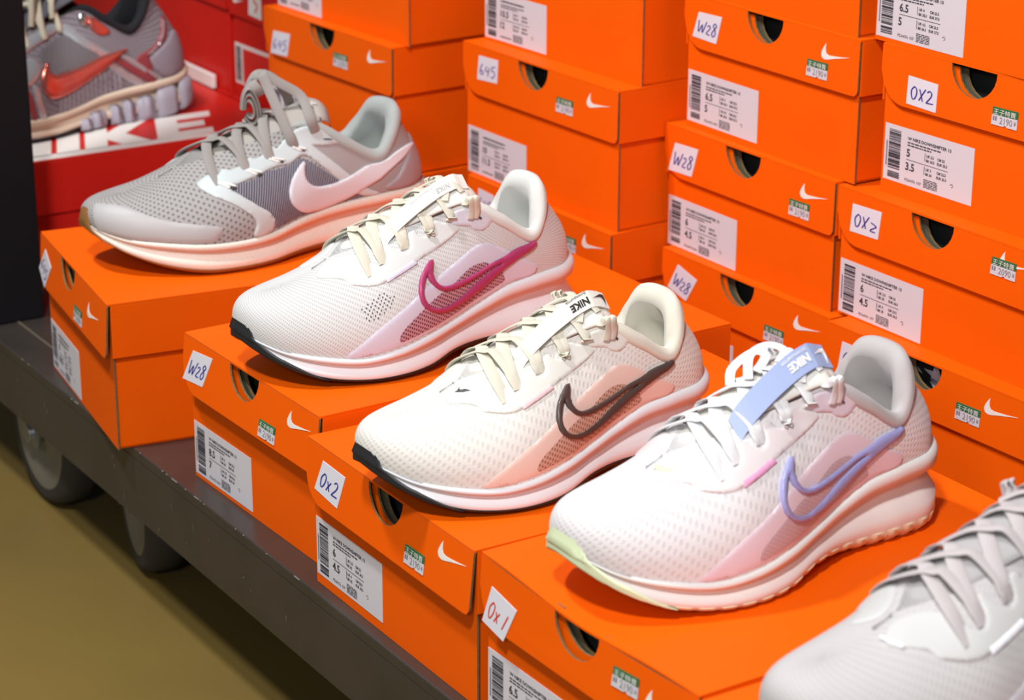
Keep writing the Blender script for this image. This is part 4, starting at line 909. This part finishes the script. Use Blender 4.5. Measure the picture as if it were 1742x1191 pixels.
v.patch('collar_tab', [(8.19,1.88),(8.57,1.89),(9.03,1.79),(8.7,1.66),(8.35,1.64),(8.15,1.72)], .0018, rp, step=.003)
chrome = C('chrome_eyelet', (.8, .8, .82), .12, metal=1.0)
v.patch('eyelet', [(7.75,1.90),(8.0,1.93),(8.15,1.86),(8.05,1.76),(7.8,1.80)], .0026, chrome, step=.002, base=.001)
v.patch('eyestay', [(5.3, 1.66), (5.9, 1.72), (6.6, 1.80), (7.2, 1.86), (6.9, 1.96), (6.2, 1.92), (5.3, 1.84)], .002, silver, step=.003)
v.patch('heel_clip', [(10.05,1.304),(10.4,1.37),(11.29,1.394),(11.9,1.36),(12.2,1.2),(11.9,1.02),(11.0,1.01),(10.52,1.014),(10.16,1.112)], .0014, C('mauve_plate', (.31, .28, .33), .45), step=.003, base=.0006)
dots(v, [(10.35,1.12),(10.3,1.30),(11.2,1.35),(11.7,1.2),(11.2,1.06),(10.6,1.05)], hole_d, 'heel_perforations', step=(.0055, .0048), r=.0012)
pad = C('lavender_pad', (.38, .36, .43), .5)
S_ = v.S
for a0, a1, f1 in ((7.0, 7.38, .46), (7.40, 8.05, .56), (8.25, 8.72, .60), (8.74, 9.22, .66), (9.27, 9.98, .66), (10.05, 10.9, .80), (10.95, 12.0, .86)):
    mbx = MB(); mbx.uv = []; n = 8; h = 6
    for j in range(n+1):
        a = a0+(a1-a0)*j/n; k = int(round(a*S_.n)) % S_.m; q = S_.nr[k]
        edge = math.sin(math.pi*j/n)**.22 if 0 < j < n else 0
        for i in range(h):
            f = [.0, .06, .3, .6, .9, 1.0][i]*f1; o = [.004, .006, .007, .006, .004, -.004][i]*(edge) - .001
            p = S_.xy[k]+q*o; mbx.v.append((p[0], p[1], S_.zb[k]*(1)+(S_.zj[k]-S_.zb[k])*f*(1 if i < 3 else (.75+.25*edge)))); mbx.uv.append((0, 0))
    mbx.mi(pad)
    for j in range(n):
        for i in range(h-1): mbx.f.append((j*h+i, (j+1)*h+i, (j+1)*h+i+1, j*h+i+1)); mbx.m.append(0)
    mbx.build('sole_pad', v.root, smooth=True)
vl = C('cream_round_lace', (.72, .68, .52), .8)
lm, N, Fp, NT, FT = laces(v, [(4.9, 1.7), (5.6, 1.74), (6.3, 1.78), (7.0, 1.82)], VT, vl, wd=.006, th=.004, lift=.006)
ky = N[-1].y; kz = tongz(VT, ky)
for pts in ([(.0, ky+.0, kz+.012), (.006, ky-.012, kz+.020), (.014, ky-.022, kz+.006), (.020, ky-.026, kz-.014), (.022, ky-.028, kz-.026)],
            [(.0, ky+.002, kz+.012), (.012, ky+.004, kz+.012), (.020, ky-.004, kz-.004), (.024, ky-.006, kz-.020)],
            [(.0, ky, kz+.010), (.012, ky+.016, kz+.014), (.020, ky+.030, kz+.014), (.022, ky+.040, kz+.006)],
            [(.0, ky, kz+.010), (-.004, ky+.012, kz+.022), (.004, ky+.026, kz+.024), (.012, ky+.034, kz+.020)],
            [(-.004, ky-.006, kz+.006), (.002, ky-.002, kz+.016), (.008, ky+.004, kz+.010)]):
    ribbon(lm, [Vector(p) for p in pts], .006, .004, vl, up=Vector((.7, -.3, .6)))
lm.build('laces', v.root, smooth=True)
# ---------------------------------------------------------------- cart: steel deck, upright, casters; floor, walls
deckm = mat('grey_brown_steel', (.030, .026, .022), .38, spec=.6, noise=(14, (.048, .041, .034), .8), bump=(60, .1, .001))
postm = mat('charcoal_steel', (.007, .007, .009), .6, spec=.2)
scr = mat('bare_scratch', (.26, .25, .23), .6)
cart = thing('platform_cart', 'dark grey steel platform cart with upright carrying all the shoe boxes', 'cart', (.4, .1, -.162))
zc = .162
def cart_box(name, x0, x1, y0, y1, z0, z1, m, bw=.0015):
    mb = MB(); mb.box(x0-.4, x1-.4, y0-.1, y1-.1, z0+zc, z1+zc, m); return bevel(mb.build(name, cart), bw)
cart_box('deck', -.88, 1.60, -.224, .62, -.010, -.0003, deckm)
cart_box('skirt', -.88, 1.60, .610, .62, -.0635, -.0095, deckm)
cart_box('upright', -.135, -.092, -.224, -.163, -.0002, 1.05, postm, .002)
mb = MB(); mb.box(-.130-.4, .035-.4, -.1905-.1, -.1885-.1, zc-.0004, zc+.0003, mat('deck_seam_edge', (.12, .10, .07), .6)); mb.build('deck_seam', cart)
rr = random.Random(9); mb = MB()
for k in range(46):     # chipped paint along the front edge and light scuffs on the skirt
    x = rr.choice([rr.uniform(.12, .55), rr.uniform(-.1, 1.0), rr.uniform(.20, .38)]); l = rr.choice([.001, .0015, .002, .003, .008])
    if rr.random() < .55: mb.box(x-.4, x+l-.4, -.2243-.1, -.2238-.1, zc-.0005-rr.uniform(0, .0007), zc-.0002, scr)
    else:
        z = zc-rr.uniform(.020, .055); dx = rr.uniform(-.004, .004); mb.add([(x-.4, -.3246, z), (x-.4+.0006, -.3246, z), (x-.4+dx, -.3246, z-rr.uniform(.002, .008))], [(0, 1, 2)], scr)
mb.box(-.88-.4, 1.60-.4, -.324, -.314, zc-.0635, zc-.0095, deckm); mb.build('skirt', cart)
wheelm = mat('grey_rubber_tread', (.035, .033, .030), .75); hubm = mat('beige_grey_hub', (.21, .195, .15), .55); steelm = mat('zinc_plate', (.30, .33, .36), .35, metal=.8)
def lathe(mb, prof, m, c, ax='y', n=40):
    V = []; h = len(prof)
    for i in range(n):
        t = 2*math.pi*i/n
        for r, d in prof: V.append((c[0]+r*math.cos(t), c[1]+d, c[2]+r*math.sin(t)))
    mb.add(V, [(i*h+j, ((i+1) % n)*h+j, ((i+1) % n)*h+j+1, i*h+j+1) for i in range(n) for j in range(h-1)], m)
def caster(x, y, r=.072, rz=0.):
    n0 = set(cart.children); caster_parts(x, y, r); ca, sa = math.cos(rz), math.sin(rz)
    for o_ in [q for q in cart.children if q not in n0]:      # swivel about the kingpin, which sits a little behind the axle
        for v_ in o_.data.vertices:
            dx, dy = v_.co.x-(x-.4), v_.co.y-(y-.1); v_.co.x = x-.4+dx*ca-dy*sa; v_.co.y = y-.1+dx*sa+dy*ca
def caster_parts(x, y, r):
    c = (x-.4, y-.1, r); f = MB()
    # fork plates either side, top plate
    for d in (-.024, .024):
        pts = [(-.016, r-.012), (.016, r-.012), (.034, r+.05), (.040, .152), (-.040, .152), (-.034, r+.05)]
        f.prism([(a, b) for a, b in pts], lambda u, v_, d2: (c[0]+u, c[1]+d-.0015+d2, v_), .003, steelm)
    f.box(c[0]-.045, c[0]+.045, c[1]-.035, c[1]+.035, .1475, .1515, steelm)
    lathe(f, [(0, -.030), (.009, -.030), (.009, -.026), (.012, -.026), (.012, -.024)], steelm, c)
    fk = bevel(f.build('caster_fork', cart), .001)
    mb = MB(); lathe(mb, [(r-.016, -.018), (r-.010, -.0195), (r-.004, -.017), (r, -.008), (r, .008), (r-.004, .017), (r-.010, .0195), (r-.016, .018)], wheelm, c); tr_ = mb.build('wheel_tread', cart, smooth=True)
    mb = MB(); lathe(mb, [(0, -.016), (.012, -.018), (.014, -.012), (.030, -.010), (.040, -.016), (r-.016, -.018)], hubm, c)
    lathe(mb, [(0, .016), (.012, .018), (.014, .012), (.030, .010), (.040, .016), (r-.016, .018)], hubm, c); mb.build('wheel_hub', cart, smooth=True)
caster(-.035, -.180); caster(.150, -.165, rz=-.22); caster(1.45, -.165); caster(-.035, .56); caster(1.45, .56)
fl = MB(); fl.box(-4, 5, -4, 4, -.22, -.162, mat('brown_vinyl_floor', (.20, .135, .034), .32, spec=.5, noise=(2.2, (.13, .09, .032), .9), bump=(5, .15, .01)))
o = fl.build('floor'); o['kind'] = 'structure'
wl = MB(); wl.box(-4, 5, 2.2, 2.3, -.162, 3.0, mat('dull_red_wall', (.35, .05, .03), .8)); o = wl.build('wall_back'); o['kind'] = 'structure'

pt = MB(); pt.prism([(.9287, -.0851), (.9199, -.0707), (.9080, -.0479), (.9117, -.0404), (.880, -.030), (.870, -.070)], lambda u, v_, d: (u, v_, .1148-d), .0004, paper)
tag(pt.build('paper_slip'), 'small white paper slip caught under the waist of the lilac-ticked sneaker', 'paper')
